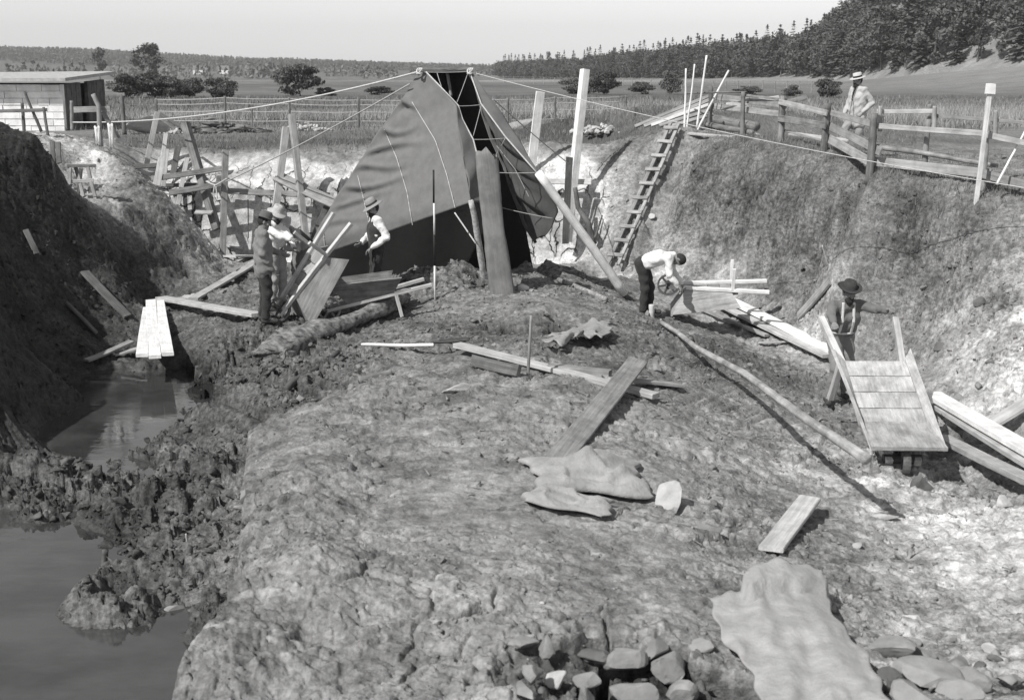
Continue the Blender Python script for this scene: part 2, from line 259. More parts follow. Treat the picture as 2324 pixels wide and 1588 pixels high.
for pts_, z_, w_, d_, *k_ in ((((1405, 1436), (1368, 1468), (1366, 1540)), -1.64, .055, .6), (((1366, 1525), (1332, 1610)), -1.62, .11, .7), (((1438, 1455), (1540, 1463)), -1.67, .06, .4), (((1562, 1500), (1655, 1514)), -1.73, .07, .45), (((1462, 1556), (1548, 1562)), -1.72, .045, .3), (((1235, 1572), (1285, 1590)), -1.58, .09, .5), (((1180, 1500), (1215, 1478)), -1.6, .03, .2),
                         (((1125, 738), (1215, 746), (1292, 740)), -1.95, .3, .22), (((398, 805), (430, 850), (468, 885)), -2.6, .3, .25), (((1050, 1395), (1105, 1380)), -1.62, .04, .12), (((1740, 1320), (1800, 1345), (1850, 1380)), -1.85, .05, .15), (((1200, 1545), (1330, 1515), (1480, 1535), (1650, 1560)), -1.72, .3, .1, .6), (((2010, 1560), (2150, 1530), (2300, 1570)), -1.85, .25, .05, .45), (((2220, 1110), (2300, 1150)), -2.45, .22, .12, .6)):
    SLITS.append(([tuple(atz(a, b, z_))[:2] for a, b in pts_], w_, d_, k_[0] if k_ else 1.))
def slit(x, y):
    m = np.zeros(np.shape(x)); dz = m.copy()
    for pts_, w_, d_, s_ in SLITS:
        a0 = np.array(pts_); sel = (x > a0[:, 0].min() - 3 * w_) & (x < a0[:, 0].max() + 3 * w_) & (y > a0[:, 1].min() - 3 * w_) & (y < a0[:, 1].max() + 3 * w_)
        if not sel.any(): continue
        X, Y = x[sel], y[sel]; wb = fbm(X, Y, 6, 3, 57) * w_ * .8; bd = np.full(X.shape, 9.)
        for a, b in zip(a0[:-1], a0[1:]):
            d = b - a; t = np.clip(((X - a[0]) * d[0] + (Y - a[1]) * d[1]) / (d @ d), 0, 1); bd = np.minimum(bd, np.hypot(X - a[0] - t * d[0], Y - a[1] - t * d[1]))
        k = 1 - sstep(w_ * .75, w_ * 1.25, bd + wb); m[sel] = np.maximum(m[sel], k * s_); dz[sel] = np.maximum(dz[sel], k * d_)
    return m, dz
def G(dx, dy, lo=3.5, hi=60):
    """where the line of sight through a picture point meets the ground"""
    d = ray(dx, dy); t = np.linspace(lo, hi, 1600) / d.y
    z = H(d.x * t, d.y * t); s = EYE + d.z * t - z
    k = int(np.argmax(s < 0)) if (s < 0).any() else len(t) - 1
    if k > 0 and s[k] < 0:
        f = s[k - 1] / (s[k - 1] - s[k]); tt = t[k - 1] + f * (t[k] - t[k - 1])
    else: tt = t[k]
    qx, qy = np.array([d.x * tt]), np.array([d.y * tt]); al, ro, we, w = soil(qx, qy); zz = EYE + d.z * tt
    return Vector((d.x * tt, d.y * tt, zz + .8 * float(fine(*along(qx, qy, np.array([zz])), ro, w)[0])))
def Gs(dx, dy, *a):
    p = G(dx, dy, *a); p.z = gz(p.x, p.y); return p
def gz(x, y): return float(H(np.array([x]), np.array([y]))[0])
# ------------------------------------------------------------------ materials (all grey: the photograph is black and white)
def _mat(name):
    m = bpy.data.materials.new(name); m.use_nodes = True; nt = m.node_tree; nt.nodes.clear()
    out = nt.nodes.new('ShaderNodeOutputMaterial'); b = nt.nodes.new('ShaderNodeBsdfPrincipled')
    nt.links.new(b.outputs[0], out.inputs[0]); b.inputs['Roughness'].default_value = .9
    b.inputs['Specular IOR Level'].default_value = .15
    return m, nt, b
def N(nt, t, **kw):
    n = nt.nodes.new('ShaderNode' + t)
    for k, v in kw.items(): setattr(n, k, v)
    return n
def noise(nt, vec, scale, detail=5, rough=.6):
    n = N(nt, 'TexNoise'); n.inputs['Scale'].default_value = scale; n.inputs['Detail'].default_value = detail; n.inputs['Roughness'].default_value = rough
    if vec is not None: nt.links.new(vec, n.inputs['Vector'])
    return n.outputs['Fac']
def mth(nt, op, a, b=None, c=None):
    n = N(nt, 'Math', operation=op)
    for i, v in enumerate((a, b, c)):
        if v is None: continue
        if isinstance(v, (int, float)): n.inputs[i].default_value = v
        else: nt.links.new(v, n.inputs[i])
    return n.outputs[0]
def rng(nt, v, a, b, c, d):
    n = N(nt, 'MapRange'); n.inputs[1].default_value = a; n.inputs[2].default_value = b; n.inputs[3].default_value = c; n.inputs[4].default_value = d
    nt.links.new(v, n.inputs[0]); return n.outputs[0]
def mapping(nt, vec, s=(1, 1, 1), r=(0, 0, 0)):
    n = N(nt, 'Mapping'); n.inputs['Scale'].default_value = s; n.inputs['Rotation'].default_value = r; nt.links.new(vec, n.inputs[0]); return n.outputs[0]
def grey(nt, v):
    n = N(nt, 'CombineColor'); 
    for i in range(3): nt.links.new(v, n.inputs[i])
    return n.outputs[0]
def bump(nt, b, h, strength, dist):
    n = N(nt, 'Bump'); n.inputs['Strength'].default_value = strength; n.inputs['Distance'].default_value = dist
    nt.links.new(h, n.inputs['Height']); nt.links.new(n.outputs[0], b.inputs['Normal'])
def objvec(nt, rand=True):
    t = N(nt, 'TexCoord').outputs['Object']
    if not rand: return t
    oi = N(nt, 'ObjectInfo'); v = N(nt, 'VectorMath', operation='SCALE'); c = N(nt, 'CombineXYZ')
    nt.links.new(oi.outputs['Random'], c.inputs[0]); nt.links.new(oi.outputs['Random'], c.inputs[1]); nt.links.new(oi.outputs['Random'], c.inputs[2])
    nt.links.new(c.outputs[0], v.inputs[0]); v.inputs['Scale'].default_value = 37
    a = N(nt, 'VectorMath', operation='ADD'); nt.links.new(t, a.inputs[0]); nt.links.new(v.outputs[0], a.inputs[1]); return a.outputs[0]
def wood(name, base, contrast=.35, dirt=.25, rough=.8, vary=.18):
    """grain runs along the local X axis of each timber"""
    m, nt, b = _mat(name); v = objvec(nt)
    g = noise(nt, mapping(nt, v, (1.2, 28, 28)), 1.0, 6, .65)
    g2 = noise(nt, mapping(nt, v, (5, 110, 110)), 1.0, 3, .6)
    s = noise(nt, v, 3.5, 4, .6)
    oi = N(nt, 'ObjectInfo').outputs['Random']
    k = mth(nt, 'MULTIPLY', rng(nt, g, .3, .7, 1 - contrast, 1 + contrast * .6), rng(nt, g2, .3, .7, .86, 1.1))
    k = mth(nt, 'MULTIPLY', k, rng(nt, s, .35, .6, 1 - dirt, 1.05))
    k = mth(nt, 'MULTIPLY', k, rng(nt, oi, 0, 1, 1 - vary, 1 + vary))
    k = mth(nt, 'MULTIPLY', k, base); nt.links.new(grey(nt, k), b.inputs['Base Color']); b.inputs['Roughness'].default_value = rough
    bump(nt, b, mth(nt, 'ADD', g, mth(nt, 'MULTIPLY', g2, .5)), .5, .006)
    return m
def cloth(name, base, vary=.15, weave=900, wrinkle=.5, wscale=14, rough=.95):
    m, nt, b = _mat(name); v = objvec(nt, False)
    n1 = noise(nt, v, 5, 4, .6); n2 = noise(nt, v, wscale, 4, .55); n3 = noise(nt, v, weave * .25, 2, .5)
    k = mth(nt, 'MULTIPLY', rng(nt, n1, .3, .7, 1 - vary, 1 + vary), rng(nt, n3, .3, .7, .93, 1.07))
    k = mth(nt, 'MULTIPLY', k, base); nt.links.new(grey(nt, k), b.inputs['Base Color']); b.inputs['Roughness'].default_value = rough
    bump(nt, b, n2, wrinkle, .02); b.inputs['Sheen Weight'].default_value = .1
    return m
def plain(name, base, vary=.2, scale=8, rough=.8, bumpd=.004, metal=0):
    m, nt, b = _mat(name); v = objvec(nt)
    n1 = noise(nt, v, scale, 5, .6)
    k = mth(nt, 'MULTIPLY', rng(nt, n1, .3, .7, 1 - vary, 1 + vary), base); nt.links.new(grey(nt, k), b.inputs['Base Color'])
    b.inputs['Roughness'].default_value = rough; b.inputs['Metallic'].default_value = metal
    bump(nt, b, noise(nt, v, scale * 5, 5, .65), .6, bumpd); return m
def leafmat(name, base, vary=.45):
    m, nt, b = _mat(name); v = objvec(nt); n1 = noise(nt, v, .6, 3, .6); n2 = noise(nt, v, 6, 2, .5)
    oi = N(nt, 'ObjectInfo').outputs['Random']
    k = mth(nt, 'MULTIPLY', rng(nt, n1, .3, .7, 1 - vary, 1 + vary), rng(nt, n2, .3, .7, .7, 1.3))
    k = mth(nt, 'MULTIPLY', mth(nt, 'MULTIPLY', k, rng(nt, oi, 0, 1, .75, 1.25)), base)
    nt.links.new(grey(nt, k), b.inputs['Base Color']); b.inputs['Roughness'].default_value = .8
    return m
def ground_mat():
    m, nt, b = _mat('soil')
    pos = N(nt, 'NewGeometry').outputs['Position']; nrm = N(nt, 'NewGeometry').outputs['Normal']
    at = N(nt, 'Attribute', attribute_name='soil'); sep = N(nt, 'SeparateColor'); nt.links.new(at.outputs['Color'], sep.inputs[0])
    al, wall, field = sep.outputs[0], sep.outputs[1], sep.outputs[2]
    at2 = N(nt, 'Attribute', attribute_name='damp'); sep2 = N(nt, 'SeparateColor'); nt.links.new(at2.outputs['Color'], sep2.inputs[0])
    wet, ro = sep2.outputs[0], sep2.outputs[1]
    n1 = noise(nt, pos, 1.3, 6, .6); n2 = noise(nt, pos, 7, 6, .62); n3 = noise(nt, pos, 40, 5, .65)
    k = mth(nt, 'MULTIPLY', rng(nt, n1, .3, .7, .74, 1.4), rng(nt, n2, .3, .7, .72, 1.36))
    k = mth(nt, 'MULTIPLY', k, rng(nt, n3, .3, .7, .78, 1.24))
    pit = rng(nt, noise(nt, pos, 3.3, 5, .7), .3, .43, .55, 1.06); k = mth(nt, 'MULTIPLY', k, pit)
    blot = rng(nt, noise(nt, pos, 1.15, 4, .65), .36, .5, .74, 1.05); k = mth(nt, 'MULTIPLY', k, blot)
    fl = noise(nt, mapping(nt, pos, (1, 1, 1.5)), 12, 7, .72); fk = rng(nt, fl, .4, .6, .5, 1.5)
    mf = N(nt, 'Mix', data_type='FLOAT'); nt.links.new(rng(nt, ro, .12, .8, .25, .9), mf.inputs[0]); mf.inputs[2].default_value = 1; nt.links.new(mth(nt, 'MULTIPLY', fk, mth(nt, 'MULTIPLY', rng(nt, noise(nt, pos, 1.7, 5, .7), .53, .66, 1, 1.55), rng(nt, noise(nt, pos, 2.3, 5, .72), .34, .46, .6, 1))), mf.inputs[3]); k = mth(nt, 'MULTIPLY', k, mf.outputs[0])
    # cracked clay on the steep pale faces
    mp = mapping(nt, pos, (2.6, 1.0, 1.5)); mv = N(nt, 'VectorMath', operation='ADD'); nv = N(nt, 'TexNoise'); nv.inputs['Scale'].default_value = 2.5; nv.inputs['Detail'].default_value = 4
    nt.links.new(pos, nv.inputs['Vector']); sc_ = N(nt, 'VectorMath', operation='SCALE'); nt.links.new(nv.outputs['Color'], sc_.inputs[0]); sc_.inputs['Scale'].default_value = .9
    nt.links.new(mp, mv.inputs[0]); nt.links.new(sc_.outputs[0], mv.inputs[1])
    vo = N(nt, 'TexVoronoi', feature='DISTANCE_TO_EDGE'); vo.inputs['Scale'].default_value = 1.0; nt.links.new(mv.outputs[0], vo.inputs['Vector'])
    crack = rng(nt, vo.outputs['Distance'], .0, .035, 1, 0)
    crack = mth(nt, 'MULTIPLY', crack, rng(nt, noise(nt, pos, 1.1, 2), .42, .56, 0, 1))
    crack = mth(nt, 'MULTIPLY', crack, wall)
    # turf: blades and seed heads of the field
    gr = noise(nt, mapping(nt, pos, (30, 3, 3)), 1, 4, .7)
    gr2 = noise(nt, mapping(nt, pos, (.35, .9, 1)), 1, 5, .65)
    kg = mth(nt, 'MULTIPLY', rng(nt, gr, .3, .7, .6, 1.4), rng(nt, gr2, .3, .7, .75, 1.25))
    mx = N(nt, 'Mix', data_type='FLOAT'); nt.links.new(field, mx.inputs[0]); nt.links.new(k, mx.inputs[2]); nt.links.new(kg, mx.inputs[3])
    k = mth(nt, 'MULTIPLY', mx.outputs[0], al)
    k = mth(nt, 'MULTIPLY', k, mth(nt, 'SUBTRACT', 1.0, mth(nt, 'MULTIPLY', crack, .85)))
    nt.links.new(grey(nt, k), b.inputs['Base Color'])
    nt.links.new(rng(nt, wet, 0, 1, .95, .5), b.inputs['Roughness']); nt.links.new(rng(nt, wet, 0, 1, .08, .4), b.inputs['Specular IOR Level'])
    h = mth(nt, 'ADD', mth(nt, 'MULTIPLY', n2, .4), mth(nt, 'MULTIPLY', n3, .12)); h = mth(nt, 'MULTIPLY', h, rng(nt, ro, .1, .7, .5, 1.1))
    h = mth(nt, 'SUBTRACT', h, mth(nt, 'MULTIPLY', crack, .8))
    bump(nt, b, h, 1.0, .12)
    return m
M = {}
M['soil'] = ground_mat()
# ------------------------------------------------------------------ world and sun
SUN_EL, SUN_AZ = R(46), math.atan2(-.70, -.71)      # azimuth of the sun measured from +Y towards +X
w = bpy.data.worlds.new('World'); sc.world = w; w.use_nodes = True; nt = w.node_tree; nt.nodes.clear()
wo = N(nt, 'OutputWorld'); bg = N(nt, 'Background'); sky = N(nt, 'TexSky', sky_type='NISHITA'); sky.sun_disc = False
sky.sun_elevation = SUN_EL; sky.sun_rotation = SUN_AZ; sky.dust_density = .1; sky.air_density = 1.7; sky.altitude = 0
bw = N(nt, 'RGBToBW'); nt.links.new(sky.outputs[0], bw.inputs[0]); nt.links.new(bw.outputs[0], bg.inputs[0]); bg.inputs[1].default_value = .115
nt.links.new(bg.outputs[0], wo.inputs[0])
sl = bpy.data.lights.new('sun', 'SUN'); sl.energy = 4.3; sl.angle = R(.55); sl.color = (1, .99, .97)
so = bpy.data.objects.new('sun', sl); COL.objects.link(so)
sd = Vector((math.sin(SUN_AZ) * math.cos(SUN_EL), math.cos(SUN_AZ) * math.cos(SUN_EL), math.sin(SUN_EL)))
so.rotation_euler = sd.to_track_quat('Z', 'Y').to_euler(); so.location = (-20, -25, 30)
sc.view_settings.view_transform = 'Standard'; sc.view_settings.look = 'None'; sc.view_settings.exposure = .2; sc.view_settings.gamma = 1
# ------------------------------------------------------------------ object helpers
def tag(o, label=None, cat=None, group=None, kind=None):
    if label: o['label'] = label
    if cat: o['category'] = cat
    if group: o['group'] = group
    if kind: o['kind'] = kind
    return o
def mesh_obj(name, verts, faces, mat, parent=None, smooth=False, matrix=None):
    me = bpy.data.meshes.new(name); me.from_pydata([tuple(v) for v in verts], [], faces); me.update()
    if mat: me.materials.append(mat)
    if smooth: me.shade_smooth()
    o = bpy.data.objects.new(name, me); COL.objects.link(o)
    if matrix is not None: o.matrix_world = matrix
    if parent:
        o.parent = parent
    return o
def np_mesh(name, V, F, mat, parent=None, smooth=True):
    """fast mesh from arrays (quads or tris)"""
    me = bpy.data.meshes.new(name); V = np.asarray(V, np.float32); F = np.asarray(F, np.int32); n = F.shape[1]
    me.vertices.add(len(V)); me.vertices.foreach_set('co', V.ravel()); me.loops.add(F.size); me.loops.foreach_set('vertex_index', F.ravel())
    me.polygons.add(len(F)); me.polygons.foreach_set('loop_start', np.arange(0, F.size, n, dtype=np.int32)); me.polygons.foreach_set('loop_total', np.full(len(F), n, np.int32))
    me.update(calc_edges=True); me.validate()
    if mat: me.materials.append(mat)
    if smooth: me.shade_smooth()
    o = bpy.data.objects.new(name, me); COL.objects.link(o)
    if parent: o.parent = parent
    return o
def empty(name, loc, rz=0):
    o = bpy.data.objects.new(name, None); o.empty_display_size = .1; COL.objects.link(o); o.location = loc; o.rotation_euler = (0, 0, rz); return o
# ------------------------------------------------------------------ ground
def build_ground():
    rows = []
    py = np.arange(930, 78, -1.15)
    for p in py: # rows on a level 2.6 m under the eye
        a = PITCH + math.atan((p - 349.5) / FPX); rows.append(4.3 / math.tan(a) if p > 260 else 2.6 / math.tan(a))
    rows = np.array(sorted(set(list(np.round(rows, 3)) + list(np.arange(27.5, 29.9, .022)) + list(np.arange(20, 27.5, .05)) + list(np.geomspace(.6, 7.2, 30)) + list(np.geomspace(60, 4200, 150)))))
    keep = [rows[0]]
    for r_ in rows[1:]:
        if r_ - keep[-1] > .0028 * r_ * .55 or (27.5 < r_ < 29.9 and r_ - keep[-1] > .015): keep.append(r_)
    rr = np.array(keep)
    an = np.concatenate([np.linspace(-180, -30, 46)[:-1], np.linspace(-30, -23.5, 40)[:-1], np.linspace(-23.5, 23.5, 640), np.linspace(23.5, 30, 40)[1:], np.linspace(30, 180, 46)[1:-1]])
    A, Rr = np.meshgrid(np.radians(an), rr)
    X = np.sin(A) * Rr; Y = np.cos(A) * Rr
    al, ro, we, w = soil(X, Y)
    Z = _Hraw(X, Y)
    Z0 = Z.copy()
    XA, YA = along(X, Y, Z0); Z = Z + fine(XA, YA, ro, w) * sstep(2.5, 4, Rr)
    # slope of the smooth surface decides where clay faces show
    dz = np.zeros_like(Z0); dz[1:-1] = (Z0[2:] - Z0[:-2]) / (rr[2:] - rr[:-2])[:, None]
    wallm = sstep(.9, 2.2, np.abs(dz)) * sstep(.36, .42, al) * (Y > 26)
    wallm = np.maximum(wallm, .5 * sstep(.42, .47, al) * (Y > 27) * (X < 4))
    # soils: shade of slits and hollows painted in over damp earth; paler dried crust and darker damp patches with shapes of their own
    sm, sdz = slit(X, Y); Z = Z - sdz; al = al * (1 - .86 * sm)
    al = al * (1 + .22 * fbm(X, Y, .8, 4, 91)) * (1 + .12 * fbm(X, Y, 4, 3, 95))
    r = np.hypot(X, Y)
    fieldw = np.maximum(sstep(29.7, 31.5, Y) * (al < .26), w)
    strips = np.interp(r, [30, 38, 44, 52, 58, 66, 80, 95, 110, 140, 170, 210, 300, 420, 600, 900, 1400], [.20, .19, .18, .125, .17, .14, .15, .11, .15, .16, .12, .2, .26, .15, .16, .14, .11])
    strips = strips * (1 + .25 * fbm(X * .3, Y, .03, 4, 71)) * (1 + .3 * fbm(X, Y, .3, 4, 74))
    fb = sstep(33, 42, r); right = sstep(6, 14, X) * sstep(20, 26, r)
    alf = strips * (1 - right * sstep(60, 20, r)) + .25 * right * sstep(60, 20, r)
    al = al * (.66 + .3 * sstep(.33, .42, al)) * (1 - .15 * wallm) * (1 - .6 * cracks(XA, YA) * sstep(.3, .7, ro))
    meadow = np.exp(-(((X - 72) / 40) ** 2 + ((Y - 150) / 60) ** 2) * 1.4)
    alf = alf * (1 - meadow) + .26 * meadow
    al = al * (1 - fb) + alf * fb
    V = np.stack([X, Y, Z], -1).reshape(-1, 3); nr, nc = X.shape
    i = np.arange(nr - 1)[:, None] * nc; j = np.arange(nc)[None, :]; j2 = (j + 1) % nc
    F = np.stack([i + j, i + j2, i + nc + j2, i + nc + j], -1).reshape(-1, 4)
    # close the disc under the camera
    V = np.vstack([V, [[0, 0, .3]]])
    o = np_mesh('ground', V, F, M['soil'])
    me = o.data
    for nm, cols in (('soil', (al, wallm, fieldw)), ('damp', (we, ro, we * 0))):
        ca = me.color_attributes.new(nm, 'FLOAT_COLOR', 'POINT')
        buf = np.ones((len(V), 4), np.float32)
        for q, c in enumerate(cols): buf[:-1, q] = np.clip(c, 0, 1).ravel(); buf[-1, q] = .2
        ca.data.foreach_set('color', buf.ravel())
    tag(o, kind='structure'); print('ground', len(V)); return o
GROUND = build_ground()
def build_water():
    m, nt, b = _mat('pool_water'); pos = N(nt, 'NewGeometry').outputs['Position']
    nt.links.new(grey(nt, rng(nt, noise(nt, mapping(nt, pos, (1, 1.6, 1)), .9, 6, .65), .4, .62, .03, .06)), b.inputs['Base Color']); nt.links.new(rng(nt, noise(nt, pos, .7, 5, .6), .42, .6, .02, .12), b.inputs['Roughness']); b.inputs['IOR'].default_value = 1.85; b.inputs['Specular IOR Level'].default_value = .5
    bump(nt, b, noise(nt, mapping(nt, pos, (3, 6, 1)), 1, 3, .5), .2, .01)
    n = 12; V = []; F = []
    for i in range(n + 1):
        for k in range(n + 1): V.append((-11 + 9.3 * k / n, 4.2 + 16.4 * i / n, -2.92))
    for i in range(n):
        for k in range(n): a = i * (n + 1) + k; F.append((a, a + 1, a + n + 2, a + n + 1))
    tag(mesh_obj('water', V, F, m), kind='structure')
build_water()
# ------------------------------------------------------------------ materials for the things
M['pale'] = wood('pale_wood', .50, .3, .22); M['grey'] = wood('grey_wood', .34, .35, .3); M['dark'] = wood('dark_wood', .15, .4, .35); M['old'] = wood('old_wood', .22, .45, .4)
M['stem'] = wood('old_stem_wood', .2, .15, .25)
M['rotten'] = plain('rotten_wood', .2, .9, 9, .95, .03)
M['birch'] = plain('birch_bark', .45, .5, 14, .8, .004)
M['barrow'] = wood('barrow_wood', .46, .3, .35)
M['paint_wood'] = wood('fresh_peeled_log', .92, .12, .2, vary=.04)
M['barkpale'] = wood('bark_pale', .4, .35, .45)
M['white'] = wood('peeled_wood', .8, .18, .2, vary=.08); M['bark'] = wood('bark_wood', .34, .5, .5); M['brown'] = wood('brown_wood', .1, .4, .4)
M['rope'] = plain('rope', .5, .2, 40, .9); M['rope_grey'] = plain('rope_grey', .36, .2, 40, .9); M['wire'] = plain('wire', .45, .1, 20, .6)
M['canvas'] = cloth('canvas', .16, .12, 700, .35, 9); M['canvas_mid_shade'] = cloth('canvas_side_shade', .1, .12, 700, .35, 9); M['canvas_in_shade'] = cloth('canvas_inside_shade', .018, .12, 700, .35, 9); M['sacking'] = cloth('sacking', .3, .2, 500, .9, 16); M['tarp'] = cloth('tarpaulin', .34, .2, 300, 1.0, 10)  # right and inner canvas: darker copies with the tent's shade painted in
M['iron'] = plain('iron', .09, .3, 20, .55, .002, .4); M['black'] = plain('black_paint', .025, .2, 10, .5); M['paint'] = plain('white_paint', .7, .08, 10, .6)
M['stone'] = plain('stone', .24, .3, 5, .9, .01); M['stone_dark'] = plain('stone_dark', .13, .3, 5, .9, .01); M['stone_white'] = plain('stone_white', .45, .25, 5, .9, .01)
M['lime'] = plain('whitewash', .75, .2, 3, .9, .01); M['felt'] = plain('roof_felt', .4, .2, 6, .9)
def frame(A, B, up=Vector((0, 0, 1))):
    A = Vector(A); B = Vector(B); x = (B - A).normalized()
    y = Vector(up).cross(x)
    if y.length < .05: y = Vector((0, 1, 0)).cross(x)
    y.normalize(); z = x.cross(y)
    m = Matrix((x, y, z)).transposed().to_4x4(); m.translation = A; return m
def board_geo(L, w, t, seed=0, warp=.006, n=8, rough=.004, ch=.006):
    r = random.Random(seed); ch = min(ch, w * .2, t * .2); hw, ht = w / 2, t / 2
    prof = [(-hw + ch, -ht), (hw - ch, -ht), (hw, -ht + ch), (hw, ht - ch), (hw - ch, ht), (-hw + ch, ht), (-hw, ht - ch), (-hw, -ht + ch)]
    V = []; F = []; pa, pb = r.uniform(0, 6), r.uniform(0, 6); sk0, sk1 = r.uniform(-.05, .05) * w, r.uniform(-.05, .05) * w
    for i in range(n + 1):
        f = i / n; x = L * f; oy = warp * math.sin(f * 3.1 + pa); oz = warp * 1.4 * math.sin(f * 2.6 + pb); k = 1 + r.uniform(-rough, rough) / max(w, .02)
        for (a, b) in prof:
            xx = x + (sk0 * (a / hw) if i == 0 else sk1 * (a / hw) if i == n else 0)
            V.append((xx, a * k + oy, b + oz + r.uniform(-rough, rough) * .3))
    for i in range(n):
        for j in range(8): a = i * 8 + j; b = i * 8 + (j + 1) % 8; F.append((a, b, b + 8, a + 8))
    F.append(tuple(range(7, -1, -1))); F.append(tuple(n * 8 + j for j in range(8)))
    return V, F
SEED = [0]
def timber(name, A, B, w, t, mat, parent=None, up=(0, 0, 1), warp=.006, label=None, cat=None, group=None, n=8):
    SEED[0] += 1; A = Vector(A); B = Vector(B)
    V, F = board_geo((B - A).length, w, t, SEED[0], warp, n)
    m = frame(A, B, Vector(up))
    if parent is not None:
        pm = parent.matrix_world if parent.parent is None else parent.matrix_world
        o = mesh_obj(name, V, F, M[mat]); o.parent = parent; o.matrix_local = PINV(parent) @ m
    else: o = mesh_obj(name, V, F, M[mat], matrix=m)
    return tag(o, label, cat, group)
def PINV(p):
    m = p.matrix_basis.copy(); q = p.parent
    while q is not None: m = q.matrix_basis @ m; q = q.parent
    return m.inverted()
def tube_geo(pts, rad, sides=10, rough=0., seed=0, cap=True):
    r = random.Random(seed); V = []; F = []; n = len(pts); pts = [Vector(p) for p in pts]
    ref = Vector((0, 0, 1)) if abs((pts[-1] - pts[0]).normalized().z) < .9 else Vector((1, 0, 0))
    for i, p in enumerate(pts):
        d = (pts[min(i + 1, n - 1)] - pts[max(i - 1, 0)]).normalized(); u = ref.cross(d).normalized(); v = d.cross(u)
        for k in range(sides):
            a = 2 * math.pi * k / sides; q = rad[i] * (1 + r.uniform(-rough, rough)); V.append(p + u * (math.cos(a) * q) + v * (math.sin(a) * q))
    for i in range(n - 1):
        for k in range(sides): a = i * sides + k; b = i * sides + (k + 1) % sides; F.append((a, b, b + sides, a + sides))
    if cap: F.append(tuple(range(sides - 1, -1, -1))); F.append(tuple((n - 1) * sides + k for k in range(sides)))
    return V, F
def pole(name, A, B, r0, r1, mat, parent=None, bend=0., label=None, cat=None, group=None, n=12, sides=10, rough=.05, pts=None):
    """round timber, local X along it"""
    SEED[0] += 1; rr = random.Random(SEED[0]); A = Vector(A); B = Vector(B); L = (B - A).length; m = frame(A, B)
    if pts is not None:
        mi = m.inverted(); P = [mi @ Vector(p) for p in pts]; Q = []
        for a, b in zip(P[:-1], P[1:]):
            for k in range(4): Q.append(a.lerp(b, k / 4))
        Q.append(P[-1])
    else:
        ph = rr.uniform(0, 6); Q = [Vector((L * i / n, bend * L * math.sin(math.pi * i / n) + .004 * rr.uniform(-1, 1), bend * L * .5 * math.sin(2 * math.pi * i / n + ph))) for i in range(n + 1)]
    V, F = tube_geo(Q, [r0 + (r1 - r0) * i / (len(Q) - 1) for i in range(len(Q))], sides, rough, SEED[0])
    o = mesh_obj(name, V, F, M[mat], smooth=True)
    if parent is not None: o.parent = parent; o.matrix_local = PINV(parent) @ m
    else: o.matrix_world = m
    return tag(o, label, cat, group)
def rope(name, pts, r, mat, parent=None, sag=0., label=None, cat=None, n=24, sides=6, group=None):
    P = []; pts = [Vector(p) for p in pts]
    for a, b in zip(pts[:-1], pts[1:]):
        for i in range(n): f = i / n; p = a.lerp(b, f); p.z -= sag * 4 * f * (1 - f); P.append(p)
    P.append(pts[-1])
    if parent is not None: mi = PINV(parent); P = [mi @ p for p in P]
    V, F = tube_geo(P, [r] * len(P), sides)
    o = mesh_obj(name, V, F, M[mat], smooth=True)
    if parent is not None: o.parent = parent
    return tag(o, label, cat, group)
def up_(p, h): return Vector((p.x, p.y, p.z + h))
def on(dx, dy, h=0.): return up_(G(dx, dy), h)
# ------------------------------------------------------------------ braces and posts along the clay wall
g = 'rough squared timbers standing along the back wall of the pit'
def W(x, y, Y): return aty(x, y, Y)
def post(p0, p1, w, t, mat, label, up=(0, -1, .2), name='timber_post', cat='timber post', grp=g): return timber(name, W(*p0), W(*p1), w, t, mat, None, up, label=label, cat=cat, group=grp)
post((331, 385, 29.0), (357, 253, 29.1), .12, .12, 'pale', 'pale squared post leaning right, first tall post from the white shed', (.3, -1, 0))
post((492, 520, 27.6), (421, 279, 28.3), .17, .15, 'old', 'thick dark squared timber leaning left, tied with rope near its foot', (-.35, -1, 0))
post((506, 590, 27.5), (511, 340, 27.9), .13, .11, 'grey', 'upright weathered post on the left of the cracked wall, lashed to a leaning timber', (.4, -1, 0))
post((404, 466, 28.0), (424, 358, 28.3), .1, .1, 'pale', 'short pale post half hidden behind the thick leaning timber', (.3, -1, 0))
post((360, 410, 28.4), (377, 303, 28.9), .09, .08, 'pale', 'narrow pale slat leaning at the left end of the braces', (.3, -1, 0))
post((370, 425, 28.0), (379, 338, 28.3), .1, .04, 'pale', 'pale board end standing just right of the narrow leaning slat', (.3, -1, 0))
post((356, 420, 27.7), (367, 358, 27.9), .16, .05, 'pale', 'broad short pale board standing lowest at the left end of the braces', (.3, -1, 0))
post((393, 400, 28.9), (403, 333, 29.3), .14, .05, 'dark', 'dark short board stub on the sandy shoulder behind the thick leaning timber', (.3, -1, 0), cat='board', name='board_stub')
gb = 'horizontal boards bracing the pit wall'
def rail(p0, p1, w, t, mat, label, up=(0, -1, .3)): return timber('brace_board', W(*p0), W(*p1), w, t, mat, None, up, label=label, cat='brace board', group=gb)
rail((303, 378, 28.2), (362, 373, 28.3), .10, .05, 'dark', 'short dark brace board at the top left end of the braces')
rail((344, 405, 27.8), (507, 381, 27.85), .12, .05, 'old', 'upper long brace board crossing behind the thick leaning timber')
rail((384, 437, 27.6), (502, 416, 27.65), .13, .05, 'old', 'lower long brace board just above the rope lashing')
rail((372, 420, 28.3), (508, 416, 28.4), .08, .05, 'dark', 'dark thin brace board low behind the upright weathered post')
rail((508, 433, 28.2), (756, 443, 28.1), .13, .05, 'grey', 'long level plank nailed across the cracked clay wall left of the tent')
rail((443, 480, 27.5), (482, 482, 27.5), .16, .04, 'pale', 'small pale shelf board under the foot of the thick leaning timber', (0, -.3, 1))
